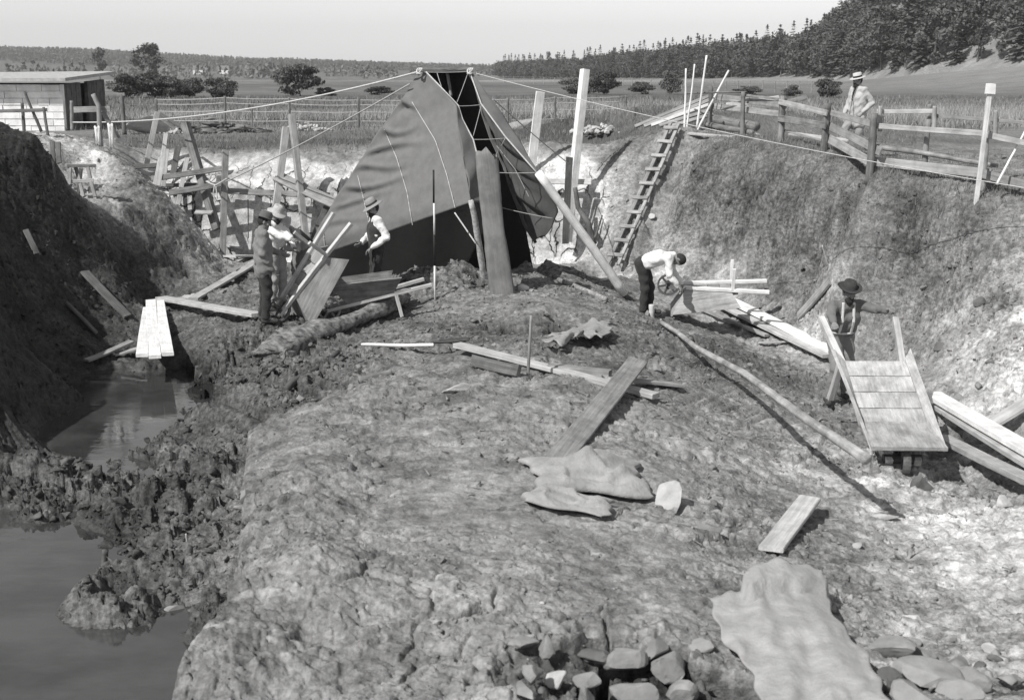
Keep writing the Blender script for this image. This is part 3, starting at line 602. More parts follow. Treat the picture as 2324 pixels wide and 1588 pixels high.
rail((1200, 411, 28.0), (1342, 413, 27.7), .12, .05, 'pale', 'level pale board on the clay wall right of the tent')
rail((627, 399, 27.7), (758, 459, 27.3), .3, .04, 'grey', 'broad tilted board leaning between the two posts left of the tent', (0, -.75, 1))
post((622, 500, 27.5), (649, 288, 27.9), .15, .12, 'pale', 'pale post leaning right, first of the pair behind the three men', (.4, -1, 0))
post((695, 540, 27.3), (661, 258, 27.7), .13, .13, 'grey', 'tall post leaning left, nearest to the left edge of the tent', (.55, -1, 0))
post((707, 548, 27.6), (745, 462, 27.4), .13, .09, 'dark', 'dark slanting strut below the broad tilted board', (-.2, -1, 0), name='strut', cat='strut')
post((1206, 378, 28.9), (1227, 208, 28.7), .2, .07, 'white', 'bright wide plank standing on the sandy shoulder right of the tent', (.25, -1, 0))
post((1288, 548, 27.4), (1327, 157, 27.9), .17, .15, 'white', 'tallest bright squared mast standing right of the tent', (.55, -1, 0))
post((1283, 552, 27.2), (1293, 356, 27.2), .15, .05, 'dark', 'grey board standing in front of the tall bright mast', (0, -1, 0))
pole('thin_rod', W(1318, 330, 28.1), W(1329, 195, 28.1), .014, .012, 'white', label='thin white rod standing behind the tall bright mast', cat='rod')
pole('crooked_trunk', W(1348, 552, 27.1), W(1306, 425, 27.2), .07, .05, 'dark', pts=[W(1348, 552, 27.1), W(1334, 505, 27.0), W(1312, 470, 27.15), W(1305, 425, 27.2)], label='short crooked dark trunk propped at the foot of the tall mast', cat='trunk')
pole('broken_stick', W(1350, 540, 27.0), W(1367, 488, 27.3), .03, .015, 'dark', label='dark broken stick poking up beside the crooked trunk', cat='stick')
pole('broken_stick', W(1338, 520, 27.2), W(1352, 470, 27.4), .025, .012, 'bark', label='pale thin stick against the clay right of the tall mast', cat='stick')
timber('tie_board', W(366, 258, 28.9), W(424, 297, 28.3), .07, .04, 'dark', None, (0, -1, .5), label='thin dark tie board joining the tops of the first post and the leaning timber', cat='tie board')
lash = rope('rope_lashing', [W(468, 411, 27.45), W(478, 416, 27.4), W(489, 420, 27.35), W(500, 414, 27.4), W(515, 405, 27.6)], .018, 'rope', label='pale rope lashed round the leaning timber and the weathered post', cat='rope')
rope('rope_end', [W(487, 420, 27.36), W(484, 440, 27.35), W(489, 458, 27.35), W(493, 447, 27.35), W(490, 420, 27.36)], .016, 'rope', lash, n=5)
pole('wall_stake', W(563, 452, 28.2), W(564, 540, 28.0), .012, .012, 'dark', label='thin dark stake set upright against the cracked wall', cat='stake')
# ------------------------------------------------------------------ ladder
def build_ladder():
    b = W(1391, 600, 26.7); t = W(1531, 279, 28.3)
    e = empty('ladder', b); tag(e, 'home made wooden ladder lying up the sandy slope to the fence', 'ladder')
    s = Vector((.88, -.47, 0)); nrm = (t - b).cross(s).normalized()
    if nrm.z < 0: nrm = -nrm
    for k, o_ in ((-1, 0), (1, 0)): timber('rail', b + s * .12 * k, t + s * .1 * k, .075, .055, 'grey', e, nrm)
    n = 10
    for i in range(n):
        f = .06 + .9 * i / (n - 1); c = b.lerp(t, f) + nrm * .045
        timber('rung', c - s * .19, c + s * .16, .085, .035, 'grey', e, nrm, n=3)
build_ladder()
# ------------------------------------------------------------------ plank fence on the right
def build_fence():
    P = [(1613, 195, 1611, 303), (1687, 208, 1684, 313), (1776, 217, 1771, 322), (1879, 234, 1868, 346), (1984, 257, 1974, 394), (2107, 270, 2094, 405), (2242, 272, 2229, 430), (2375, 300, 2370, 470)]
    Ys = [29.2, 27.4, 25.9, 24.2, 22.1, 21.7, 20.6, 19.6]
    base = [W(p[2], p[3], Y) for p, Y in zip(P, Ys)]; top = [W(p[0], p[1], Y - .05) for p, Y in zip(P, Ys)]
    e = empty('plank_fence', base[3]); tag(e, 'weathered plank fence with round posts along the top of the right slope', 'fence')
    for i, (b, t) in enumerate(zip(base, top)):
        b = up_(b, -.2); rr = .075 if i in (2, 3, 4) else .055
        pole('post', b, t, rr, rr * .85, 'old' if i not in (5, 6) else 'grey', e, .004, rough=.09)
    def hz(i, f): return base[i].lerp(top[i], f)
    def bd(i, f0, j, f1, w, t, m, off=-.08, x0=-.06, x1=.06):
        a = hz(i, f0); b = hz(j, f1); d = (b - a).normalized(); n_ = Vector((-.6, -.8, 0)) * -off
        timber('rail', a + n_ + d * x0, b + n_ + d * x1, w * .8, t, {'pale': 'grey'}.get(m, m), e, (-.6, -.8, .1))
    bd(0, .78, 2, .80, .17, .03, 'grey', .09, .1, .1); bd(1, .93, 2, .92, .06, .03, 'pale', .1)
    bd(2, .86, 3, .82, .14, .03, 'grey'); bd(3, .82, 4, .80, .14, .03, 'grey', .1); bd(4, .80, 6, .80, .12, .035, 'pale', .09); bd(6, .80, 7, .8, .12, .03, 'pale')
    bd(0, .58, 2, .60, .16, .03, 'grey', .1); bd(2, .52, 3, .55, .16, .03, 'old'); bd(3, .55, 4, .42, .18, .03, 'grey', .1, -.1, .3)
    bd(2, .26, 3, .22, .06, .04, 'pale', .12); bd(3, .30, 4, .18, .2, .03, 'pale', .1); bd(4, .2, 6, .24, .2, .03, 'grey', .09, .0, .1); bd(6, .24, 7, .25, .18, .03, 'grey')
    a = hz(4, .45); b = hz(6, .34); pole('rail', a + Vector((.1, .1, 0)), b + Vector((.3, .2, 0)), .05, .035, 'bark', e, .01)
    pole('rail', hz(0, .2) + Vector((-.1, -.1, 0)), hz(1, .12) + Vector((.2, -.1, 0)), .07, .06, 'old', e, .01)
    pole('rail', W(1556, 211, 29.4), W(1694, 208, 27.3), .022, .018, 'old', e)
    return base, top
FB, FT = build_fence()
e = empty('low_fence', W(2012, 290, 27.5)); tag(e, 'second low fence of short posts behind the plank fence on the far right', 'fence')
for (x, y, x2, y2, Y) in ((1998, 240, 1997, 290, 28), (2110, 236, 2108, 285, 28), (2122, 240, 2120, 290, 27.5), (2260, 250, 2258, 300, 27)): pole('post', W(x2, y2 + 8, Y), W(x, y, Y), .05, .045, 'grey', e)
timber('rail', W(1990, 252, 28.1), W(2125, 252, 27.8), .09, .03, 'pale', e, (0, -1, 0)); timber('rail', W(2120, 262, 27.6), W(2324, 278, 26.8), .08, .03, 'grey', e, (0, -1, 0))
# loose timber behind the fence
pole('log', W(1622, 272, 31.0), W(1716, 288, 29.0), .13, .11, 'old', label='thick round log lying behind the left end of the plank fence', cat='log', bend=.01)
timber('loose_board', W(1640, 300, 29.8), W(1716, 306, 28.6), .2, .04, 'white', None, (0, -.5, 1), label='bright flat board lying under the log behind the fence', cat='board')
timber('loose_board', W(1795, 303, 27.6), W(1930, 318, 26.0), .16, .04, 'pale', None, (0, -.5, 1), label='long board on the ground behind the fence before the man in the boater', cat='board')
timber('loose_board', W(1650, 238, 35), W(1768, 222, 36), .14, .04, 'white', None, (0, -1, .2), label='bright long board lying on the heap beyond the fence', cat='board')
timber('loose_board', W(1770, 236, 34.5), W(1830, 219, 35), .12, .04, 'grey', None, (0, -1, .2), label='tilted short board on the heap beyond the fence', cat='board')
gs = 'boards stacked against the left end of the plank fence'
for i, (x0, y0, x1, y1, m) in enumerate(((1441, 287, 1612, 217, 'pale'), (1462, 286, 1612, 226, 'pale'), (1478, 284, 1614, 236, 'white'), (1497, 286, 1616, 247, 'pale'), (1520, 287, 1618, 257, 'grey'))):
    timber('stacked_board', W(x0, y0, 30.0 - .15 * i), W(x1, y1, 29.9 - .12 * i), .1, .05, {'pale': 'grey', 'white': 'pale'}.get(m, m), None, (0, -.8, 1), label='long board leaning up to the fence, %s of the five stacked there' % ('topmost', 'second highest', 'middle', 'second lowest', 'lowest')[i], cat='board', group=gs)
gp = 'thin poles standing at the left end of the plank fence'
for (x0, y0, x1, y1, lab, r_) in ((1557, 155, 1553, 300, 'straight thin pole, leftmost at the end of the plank fence', .02), (1577, 145, 1558, 302, 'crooked thin pole leaning right beside the leftmost pole', .018), (1604, 125, 1581, 292, 'tallest thin white pole by the plank fence', .022), (1654, 159, 1568, 322, 'thin pole leaning far to the right across the fence end', .022)):
    pole('thin_pole', W(x1, y1, 28.6), W(x0, y0, 28.6), r_ + .005, r_, 'white', bend=.008 if 'crooked' in lab else .002, label=lab, cat='pole', group=gp, sides=8)
timber('kerb_board', W(1560, 302, 28.4), W(1700, 312, 26.9), .1, .04, 'pale', None, (0, -.3, 1), label='thin board lying along the foot of the fence by the thin poles', cat='board')
# sign on a pole and leaning rod at the far right
e = empty('sign_pole', W(2214, 455, 20.1)); tag(e, 'pale leaning pole carrying a small blank white square, before the fence', 'sign pole')
timber('pole', W(2213, 468, 20.1), W(2247, 205, 20.3), .075, .05, 'pale', e, (0, -1, .1)); timber('square_board', W(2236, 201.5, 20.25), W(2259.5, 201.5, 20.25), .165, .02, 'white', e, (0, -1, .05), n=2)
o = bpy.data.objects[e.children[1].name]; o.data.materials[0] = M['paint']
pole('leaning_rod', W(2262, 418, 19.8), W(2330, 290, 20.2), .02, .016, 'white', label='thin white rod leaning at the far right edge beside the sign pole', cat='rod')
# ------------------------------------------------------------------ tent
def build_tent():
    e = empty('tent', W(1000, 600, 23.2)); tag(e, 'large grey canvas shelter with an open laced front over the excavated find', 'tent')
    mi = PINV(e)
    def curve(pts, f):
        s = f * (len(pts) - 1); i = min(int(s), len(pts) - 2); k = s - i; a, b = pts[i], pts[i + 1]
        return tuple(a[q] + (b[q] - a[q]) * k for q in range(3))
    def arc(pts, n=60):
        d = [0]
        for a, b in zip(pts[:-1], pts[1:]): d.append(d[-1] + math.hypot(a[0] - b[0], a[1] - b[1]))
        out = []
        for i in range(n + 1):
            t = d[-1] * i / n; j = max(k for k in range(len(d)) if d[k] <= t + 1e-9); j = min(j, len(pts) - 2); f = (t - d[j]) / max(d[j + 1] - d[j], 1e-6)
            out.append(tuple(pts[j][q] + (pts[j + 1][q] - pts[j][q]) * f for q in range(3)))
        return out
    def panel(name, left, right, nu, nv, mat, folds, thick=.012):
        L = arc(left); Rr = arc(right); V = []; F = []
        for j in range(nv + 1):
            a = curve(L, j / nv); b = curve(Rr, j / nv)
            for i in range(nu + 1):
                u = i / nu; p = W(*(a[q] + (b[q] - a[q]) * u for q in range(3))); V.append(p)
        idx = lambda i, j: j * (nu + 1) + i
        nr = []
        for j in range(nv + 1):
            for i in range(nu + 1):
                du = V[idx(min(i + 1, nu), j)] - V[idx(max(i - 1, 0), j)]; dv = V[idx(i, min(j + 1, nv))] - V[idx(i, max(j - 1, 0))]
                q = du.cross(dv); q = q.normalized() if q.length > 1e-9 else Vector((0, -1, 0))
                if q.y > 0: q = -q
                nr.append(q)
        V = [v + n_ * folds(i % (nu + 1) / nu, i // (nu + 1) / nv) for i, (v, n_) in enumerate(zip(V, nr))]
        for j in range(nv):
            for i in range(nu): F.append((idx(i, j), idx(i + 1, j), idx(i + 1, j + 1), idx(i, j + 1)))
        o = mesh_obj(name, [mi @ v for v in V], F, M[mat], smooth=True); o.parent = e
        s = o.modifiers.new('thickness', 'SOLIDIFY'); s.thickness = thick; s.offset = 0
        return o, V, idx
    swag = [(.14, .5, .07, .9), (.30, .55, .05, .7), (.42, .7, .045, .6), (.53, .6, .04, .55), (.62, .6, .05, .6), (.72, .5, .03, .4), (.84, .45, .02, .3)]
    def f_left(u, v):
        s = 0
        for v0, ln, am, cv in swag:
            c = v0 + .11 * cv * math.sin(math.pi * min(u / ln, 1) * .5) + .02 * math.sin(7 * u + v0 * 20); w_ = .012 + .02 * u
            g_ = math.exp(-((v - c) / w_) ** 2) - .8 * math.exp(-((v - c - .03) / (w_ * 1.5)) ** 2)
            s += 1.5 * am * g_ * max(0, 1 - (u / ln) ** 2) * min(1, u / .12)
        return s  - .07 * math.sin(math.pi * u) * math.sin(math.pi * min(1, v * 1.1)) * .6 + .008 * math.sin(v * 40 + u * 11) * (1 - u)
    left = [(952, 163, 23.4), (923, 208, 23.45), (900, 243, 23.5), (856, 302, 23.65), (817, 365, 23.8), (762, 448, 24.0), (731, 503, 24.15), (699, 562, 24.25), (706, 588, 24.3)]
    fold = [(965, 163, 23.2), (998, 200, 22.9), (1035, 240, 22.6), (1041, 300, 22.3), (1050, 350, 22.1), (1060, 405, 21.8), (1069, 458, 21.6)]
    front = [(967, 163, 23.2), (1003, 200, 22.95), (1040, 239, 22.75), (1050, 271, 22.65), (1074, 316, 22.5), (1092, 385, 22.3), (1104, 463, 22.15)]
    o1, V1, ix = panel('side_cloth', left, fold, 60, 90, 'canvas', f_left)
    panel('front_flap', fold, front, 12, 50, 'canvas', lambda u, v: .03 * math.sin(v * 24 + u * 4) * v * v + .02 * math.sin(u * 3.1) * v)
    rin = [(1060, 163, 23.3), (1077, 192, 23.5), (1096, 259, 23.7), (1116, 302, 23.8), (1136, 357, 23.9), (1159, 436, 24.0), (1187, 507, 24.0), (1212, 548, 23.9)]
    rout = [(1066, 162, 23.2), (1092, 235, 22.9), (1147, 310, 22.6), (1218, 391, 22.3), (1250, 440, 22.35), (1268, 479, 22.5), (1255, 510, 22.8), (1236, 535, 23.2)]
    panel('right_cloth', rin, rout, 26, 70, 'canvas_mid_shade', lambda u, v: (.028 * math.sin(v * 30 - u * 7 + 1) + .016 * math.sin(v * 51 - u * 13)) * sstep(.2, .5, v) * (.3 + .7 * math.sin(math.pi * u)) + .1 * math.sin(math.pi * u) * sstep(.2, .8, v) * .5)
    panel('right_border', rout[:4], [(1068, 159, 23.2), (1100, 204, 23.05), (1152, 275, 23.0), (1222, 390, 22.35)], 6, 40, 'canvas', lambda u, v: .01 * math.sin(v * 20))
    panel('lacing_strip', [(1077, 195, 23.48), (1094, 262, 23.65), (1112, 315, 23.75), (1140, 375, 23.85), (1165, 450, 23.9), (1190, 515, 23.9), (1214, 552, 23.8)], [(1079, 194, 23.4), (1097, 258, 23.5), (1118, 308, 23.6), (1152, 395, 23.7), (1174, 450, 23.75), (1197, 512, 23.75), (1220, 548, 23.7)], 4, 60, 'canvas', lambda u, v: .015 * math.sin(v * 46) * u)
    bk = [(953, 160, 23.6), (900, 300, 24.6), (800, 480, 25.6), (700, 640, 26.0)]
    panel('back_cloth', bk, [(1068, 160, 23.6), (1120, 300, 24.4), (1185, 480, 25.0), (1215, 640, 25.3)], 20, 30, 'canvas_in_shade', lambda u, v: .04 * math.sin(u * 17))
    panel('left_inner_cloth', [(700, 585, 24.36), (690, 600, 24.4), (692, 620, 24.5)], [(716, 600, 26.0), (714, 610, 26.0), (712, 622, 26.0)], 6, 6, 'canvas_in_shade', lambda u, v: 0)
    # ridge and poles
    pole('ridge_pole', W(946, 160, 23.35), W(1070, 158, 23.35), .05, .05, 'dark', e)
    panel('ridge_cloth', [(953, 157.5, 23.3), (953, 157, 23.5), (953, 161, 23.65)], [(1067, 157.5, 23.3), (1067, 156.5, 23.5), (1067, 161, 23.65)], 10, 4, 'canvas', lambda u, v: .01 * math.sin(u * 30))
    pole('inner_pole', W(1015, 165, 23.6), W(1024, 218, 23.55), .03, .028, 'bark', e)
    pole('inner_pole', W(1020, 240, 24.0), W(1140, 620, 24.2), .04, .04, 'dark', e)
    # stitched seams
    for pts in ([(935, 231), (988, 318), (1014, 396), (1033, 471)], [(872, 294), (900, 357), (924, 436), (936, 510)], [(812, 398), (825, 450), (838, 508)], [(733, 512), (738, 572)], [(1127, 330), (1170, 385), (1200, 445)]):
        P = arc([(a, b, 0) for a, b in pts], 30)
        for k, (a, b, _) in enumerate(P):
            pass
        cen = []
        for (a, b, _) in P:
            if a < 1100:
                best = None; r_ = ray(a, b)
                for j in range(0, 91):
                    for i in range(0, 61, 1):
                        v = V1[ix(i, j)]; t_ = v.y / r_.y; dd = (v.x - r_.x * t_) ** 2 + (v.z - EYE - r_.z * t_) ** 2
                        if best is None or dd < best[0]: best = (dd, v.y)
                cen.append(W(a, b, best[1] - .035))
            else: cen.append(W(a, b, 22.75))
        V, F = tube_geo(cen, [.007] * len(cen), 4); o = mesh_obj('seam', [mi @ v for v in V], F, M['rope']); o.parent = e
    # front lacing
    for a, b in (((1061, 168, 23.2), (1037, 232, 22.7)), ((1037, 240, 22.7), (1092, 237, 22.9)), ((1092, 239, 22.88), (1074, 308, 22.5)), ((1072, 316, 22.48), (1147, 313, 22.6)), ((1147, 313, 22.58), (1118, 363, 22.8)), ((1128, 391, 22.7), (1218, 391, 22.3)), ((1140, 471, 23.0), (1254, 495, 22.5)), ((992, 165, 23.2), (1002, 196, 22.95)), ((955, 163, 23.2), (1066, 162, 23.18))):
        rope('lacing_rope', [W(*a), W(*b)], .007, 'rope_grey', e, .01, n=8)
    rope('edge_rope', [W(p[0], p[1], p[2] - .03) for p in front], .014, 'rope', e, n=5)
    rope('edge_rope', [W(p[0], p[1], p[2] - .03) for p in rout[:4]], .014, 'rope', e, n=6)
    # knots at both ends of the ridge, guy ropes
    for x in (952, 1067):
        c = W(x, 161, 23.15); V = []; F = []
        for k in range(3):
            a, b = tube_geo([c + Vector((.05 * math.cos(t_ * .7 + k), .05 * math.sin(t_ * .7), .05 * math.sin(t_ * .7 + 2 * k))) for t_ in range(9)], [.016] * 9, 6); o_ = len(V); V += [mi @ v for v in a]; F += [tuple(q + o_ for q in f) for f in b]
        o = mesh_obj('knot', V, F, M['rope'], smooth=True); o.parent = e
    rope('guy_rope', [W(951, 162, 23.2), W(164, 277, 30)], .017, 'rope', e, .25, n=60)
    rope('guy_rope', [W(930, 190, 23.3), W(512, 412, 27.45)], .014, 'rope_grey', e, .05, n=40)
    rope('guy_rope', [W(1069, 163, 23.2), W(2340, 428, 18.6)], .0075, 'rope', e, .12, n=60)
    rope('guy_rope', [W(1120, 225, 23.1), W(1292, 372, 27.1)], .01, 'rope_grey', e, .02, n=20)
    rope('guy_rope', [W(1032, 482, 21.75), W(1080, 552, 21.4)], .013, 'rope', e, .0, n=8)
build_tent()
pole('birch_prop', on(1101, 625, -.1), W(1068, 455, 21.6), .06, .05, 'birch', bend=.012, label='thin birch stem propping up the front corner of the tent', cat='prop', rough=.1)
def build_stem():
    A = W(1145, 660, 21.2); A.z -= .3; B = W(1104, 338, 21.6); m = frame(A, B, Vector((0, -1, .3))); L = (B - A).length; V = []; F = []; r = random.Random(4); n = 26; s = 16
    for i in range(n + 1):
        f = i / n; w_ = .21 - .03 * f + .012 * math.sin(f * 9); t_ = .11
        for k in range(s):
            a = 2 * math.pi * k / s; ca, sa = math.cos(a), math.sin(a)
            y = math.copysign(abs(ca) ** .6, ca) * w_ * (1 + r.uniform(-.03, .03)); z = math.copysign(abs(sa) ** .6, sa) * t_
            x = L * f
            if i == n: x += (-.04 + .14 * max(0, .6 - abs(y + .06) * 4)) + r.uniform(-.03, .03) - (.18 if y < -.1 else 0)
            V.append((x, y + .03 * math.sin(f * 3), z))
    for i in range(n):
        for k in range(s): a = i * s + k; b = i * s + (k + 1) % s; F.append((a, b, b + s, a + s))
    V.append((L - .05, 0, 0)); c = len(V) - 1
    for k in range(s): F.append((n * s + k, n * s + (k + 1) % s, c))
    o = mesh_obj('stem_post', V, F, M['stem'], smooth=True, matrix=m); tag(o, 'massive dark old timber with a broken top leaning in the tent opening', 'old timber')
build_stem()
pole('peeled_log', on(1417, 672, .06), W(1222, 391, 22.2),   .085, .075, 'paint_wood', bend=.004, label='long bright peeled log leaning on the right edge of the tent', cat='log', rough=.03)
e = empty('ranging_rod', on(987, 680)); tag(e, 'slender surveying rod with black and white bands standing before the tent', 'surveying rod')
rb, rt = W(987, 690, e.location.y), W(984, 385, e.location.y)
for (y0, y1, m_) in ((385, 459, 'black'), (459, 530, 'paint'), (530, 601, 'black'), (601, 690, 'paint')):
    f0 = (690 - y0) / 305; f1 = (690 - y1) / 305; pole('band', rb.lerp(rt, f1), rb.lerp(rt, f0), .016, .016, m_, e, n=2, rough=0)
pole('marker_stick', on(1197, 852, -.1), aty(1206, 715, G(1197, 852).y), .02, .018, 'old', label='upright grey stick standing in the mound by the fallen boards', cat='stick')
pole('short_stake', on(1478, 722, -.1), aty(1479, 690, G(1478, 722).y), .05, .05, 'pale', label='short stake driven in beside the overturned barrow', cat='stake')
pole('mud_stake', on(230, 1302, -.15), aty(239, 1247, G(230, 1302).y), .034, .03, 'dark', label='dark round stump standing in the mud between the pools', cat='stump')
pole('mud_peg', on(427, 1232, -.1), aty(422, 1210, G(427, 1232).y), .012, .01, 'pale', label='tiny pale peg stuck in the rubble above the lower pool', cat='peg')
# ------------------------------------------------------------------ the old log, planks and walkways
def build_old_log():
    A = on(612, 832, .17); B = on(906, 690, .14); L = (B - A).length; m = frame(A, B); r = random.Random(12); V = []; F = []; n = 60; s = 22
    for i in range(n + 1):
        f = i / n; R0 = .235 - .12 * f + .03 * math.sin(f * 7 + 1) + (.04 if .3 < f < .48 else 0) * math.sin((f - .3) / .18 * math.pi)
        for k in range(s):
            a = 2 * math.pi * k / s; q = R0 * (1 + .2 * float(fbm(np.array([f * 9.]), np.array([a * 1.3 if k < s / 2 else (2 * math.pi - a) * 1.3]), 1, 3, 5)[0]) + .16 * float(ridged(np.array([f * 3.]), np.array([min(a, 6.283 - a) * 2.2]), 1., 2, 6)[0]) + r.uniform(-.05, .05))
            x = L * f + (r.uniform(-.06, .06) if i in (0, n) else 0)
            V.append((x, math.cos(a) * q * 1.15 + .10 * math.sin(f * 5.2), math.sin(a) * q * .8 + .03 * math.sin(f * 8)))
    for i in range(n):
        for k in range(s): a = i * s + k; b = i * s + (k + 1) % s; F.append((a, b, b + s, a + s))
    V.append((.22, 0, .02)); V.append((L - .05, .1 * math.sin(5.2), 0))
    for k in range(s): F.append(((k + 1) % s, k, len(V) - 2)); F.append((n * s + k, n * s + (k + 1) % s, len(V) - 1))
    o = mesh_obj('rotten_log', V, F, M['rotten'], smooth=True, matrix=m); tag(o, 'long gnarled rotten log with a hollow pale end lying across the rubble', 'log')
build_old_log()
pole('root', on(650, 868, .03), on(770, 805, .1), .05, .03, 'brown', bend=.05, label='dark root lying in the shade under the rotten log', cat='root', rough=.2)
gbr = 'three bridge planks over the end of the upper pool'
for k, (x0, y0, x1, y1) in enumerate(((322, 806, 337, 698), (351, 808, 343, 683), (380, 804, 362, 682))):
    timber('bridge_plank', atz(x0, y0, -2.42), atz(x1, y1, -2.38), .185, .055, 'white', None, label='thick pale plank of the little bridge over the pool, %s of the three' % ('left one', 'middle one', 'right one')[k], cat='plank', group=gbr)
gw = 'loose planks of the walkway left of the men'
def gp_(x0, y0, x1, y1, w_, t_, m, lab, h0=.03, h1=.03, name='walk_plank', cat='plank', group=None, up=(0, 0, 1), warp=.008):
    return timber(name, on(x0, y0, h0 + .02), on(x1, y1, h1 + .02), w_, t_, m, None, up, warp, label=lab, cat=cat, group=group)
gp_(418, 684, 556, 592, .2, .05, 'pale', 'long walkway plank rising to the clay wall, left one of the pair', .06, .06, group=gw)
gp_(440, 690, 588, 598, .2, .05, 'pale', 'long walkway plank rising to the clay wall, right one of the pair', .05, .05, group=gw)
gp_(527, 625, 600, 592, .2, .05, 'grey', 'short walkway plank lying against the pair below the clay wall', .09, .06, group=gw)
gp_(366, 688, 588, 730, .24, .06, 'pale', 'long plank running from the bridge to the feet of the man in the jacket', .08, .06, group=gw)
gp_(575, 722, 690, 790, .2, .04, 'grey', 'grey plank half sunk in mud below the man in the jacket', .03, .01)
gp_(330, 690, 420, 686, .22, .05, 'pale', 'short plank across the far end of the bridge planks', .05, .07)
gp_(196, 822, 300, 796, .16, .04, 'grey', 'board sloping down into the shade left of the bridge', .03, .2)
gp_(262, 806, 330, 800, .12, .04, 'pale', 'short board end under the near end of the bridge', .05, .1)
gp_(514, 566, 552, 568, .2, .04, 'pale', 'small board on the floor at the foot of the cracked wall', .05, .05)
gp_(520, 588, 580, 585, .3, .04, 'pale', 'broad board lying at the foot of the cracked wall behind the men', .04, .04)
gl = 'boards lying on the dark left bank'  # dark wood on these boards carries the shade of the bank
gp_(194, 628, 290, 728, .18, .05, 'dark', 'longest board lying on the dark left bank', .06, .08, group=gl)
gp_(150, 700, 221, 760, .14, .04, 'dark', 'shorter board lying on the dark left bank near the water', .05, .06, group=gl)
gp_(59, 530, 84, 585, .1, .04, 'dark', 'small board high on the dark left bank', .05, .05, group=gl)
# fallen boards on the mound
gf = 'boards lying on the light mound in the foreground'
gp_(1038, 803, 1488, 912, .15, .06, 'pale', 'long pale plank lying across the mound under a darker board', .11, .09, group=gf)
timber('fallen_board', on(1262, 1050, .03), on(1448, 858, .26), .24, .035, 'grey', None, (.2, -.2, 1), label='wide grey board lying across the pale plank, its far end raised', cat='board', group=gf)
gp_(1245, 838, 1385, 852, .14, .09, 'grey', 'stubby block of timber beside the long pale plank', .05, .05, group=gf)
gp_(1072, 828, 1178, 856, .14, .05, 'dark', 'dark board on edge under the long pale plank', .06, .06, up=(.1, -1, .2), group=gf)
gp_(1382, 868, 1545, 882, .16, .04, 'grey', 'thin board poking out beyond the wide grey board', .06, .03, group=gf)
gp_(1748, 1252, 1838, 1165, .2, .04, 'pale', 'short pale board with one end raised near the flat stone', .03, .14, group=gf)
pole('branch', on(815, 868, .04), on(890, 845, .05), .05, .045, 'bark', label='short barkless branch lying at the rim of the mound', cat='branch', bend=.01)
pole('branch', on(1258, 655, .05), on(1372, 672, .05), .05, .05, 'bark', label='short crooked branch lying right of the leaning old timber', cat='branch', pts=[on(1268, 640, .06), on(1300, 655, .08), on(1376, 682, .05)])
A = on(1500, 737, .05); B = aty(1966, 1040, 10.75)
pole('long_pole', A, B, .035, .052, 'barkpale', label='long barky pole across the right of the mound, its thick end in the air', cat='pole', rough=.06, pts=[A, A.lerp(B, .12) + Vector((.05, 0, -.02)), A.lerp(B, .3) + Vector((-.04, 0, -.0)), A.lerp(B, .55) + Vector((.04, 0, .03)), A.lerp(B, .8), B])
gr_ = 'walkway planks on the right'
gp_(1652, 690, 1890, 812, .24, .06, 'white', 'long bright walkway plank behind the barrow man, upper one', .09, .12, group=gr_)
gp_(1640, 700, 1878, 826, .22, .06, 'pale', 'long walkway plank behind the barrow man, lower one', .07, .09, group=gr_)
gp_(1570, 695, 1740, 772, .1, .05, 'grey', 'narrow grey board beside the overturned barrow', .05, .05)
gp_(2112, 925, 2370, 1062, .26, .07, 'white', 'wide bright walkway plank at the right edge, upper one', .16, .14, group=gr_)
gp_(2130, 948, 2370, 1086, .16, .06, 'pale', 'middle walkway plank at the right edge', .09, .08, group=gr_)
gp_(2135, 1010, 2370, 1128, .2, .07, 'pale', 'lowest walkway plank at the right edge', .08, .08, group=gr_)
gp_(2225, 990, 2360, 930, .26, .05, 'pale', 'short board lying askew beyond the walkway planks at the right edge', .1, .25)
gp_(1722, 782, 1802, 778, .07, .03, 'pale', 'thin lath on the mud below the right walkway', .03, .03, name='lath', cat='lath')
timber('slope_board', on(1812, 716, .06), on(1882, 645, .08), .2, .05, 'grey', None, (-.5, -.5, 1), label='grey board lying on the right slope above the barrow man', cat='board')
pole('slope_stick', on(1880, 585, -.05), aty(1866, 556, G(1880, 585).y - .1), .015, .012, 'pale', label='small pale peg standing on the right slope', cat='peg')
# ------------------------------------------------------------------ shovel
def build_shovel():
    a = on(822, 795, .13); b = on(985, 796, .13); c = on(1052, 797, .09); e = empty('shovel', a); tag(e, 'shovel with a long white handle lying on the mound', 'shovel')
    pole('handle', a, b, .024, .024, 'white', e, bend=.01); m = PINV(e); x = (c - b).normalized(); y = Vector((0, 0, 1)).cross(x).normalized(); V = []; F = []
    for i in range(9):
        f = i / 8; w_ = .04 + .09 * min(1, f * 3) - .05 * max(0, f - .75) * 4 * .6
        for k in range(7): s = k / 3 - 1; V.append(m @ (b.lerp(c, f * 1.15) + y * s * w_ + Vector((0, 0, .035 * s * s + .02))))
    for i in range(8):
        for k in range(6): q = i * 7 + k; F.append((q, q + 1, q + 8, q + 7))
    o = mesh_obj('blade', V, F, M['iron'], smooth=True); o.parent = e; s = o.modifiers.new('thickness', 'SOLIDIFY'); s.thickness = .006
build_shovel()
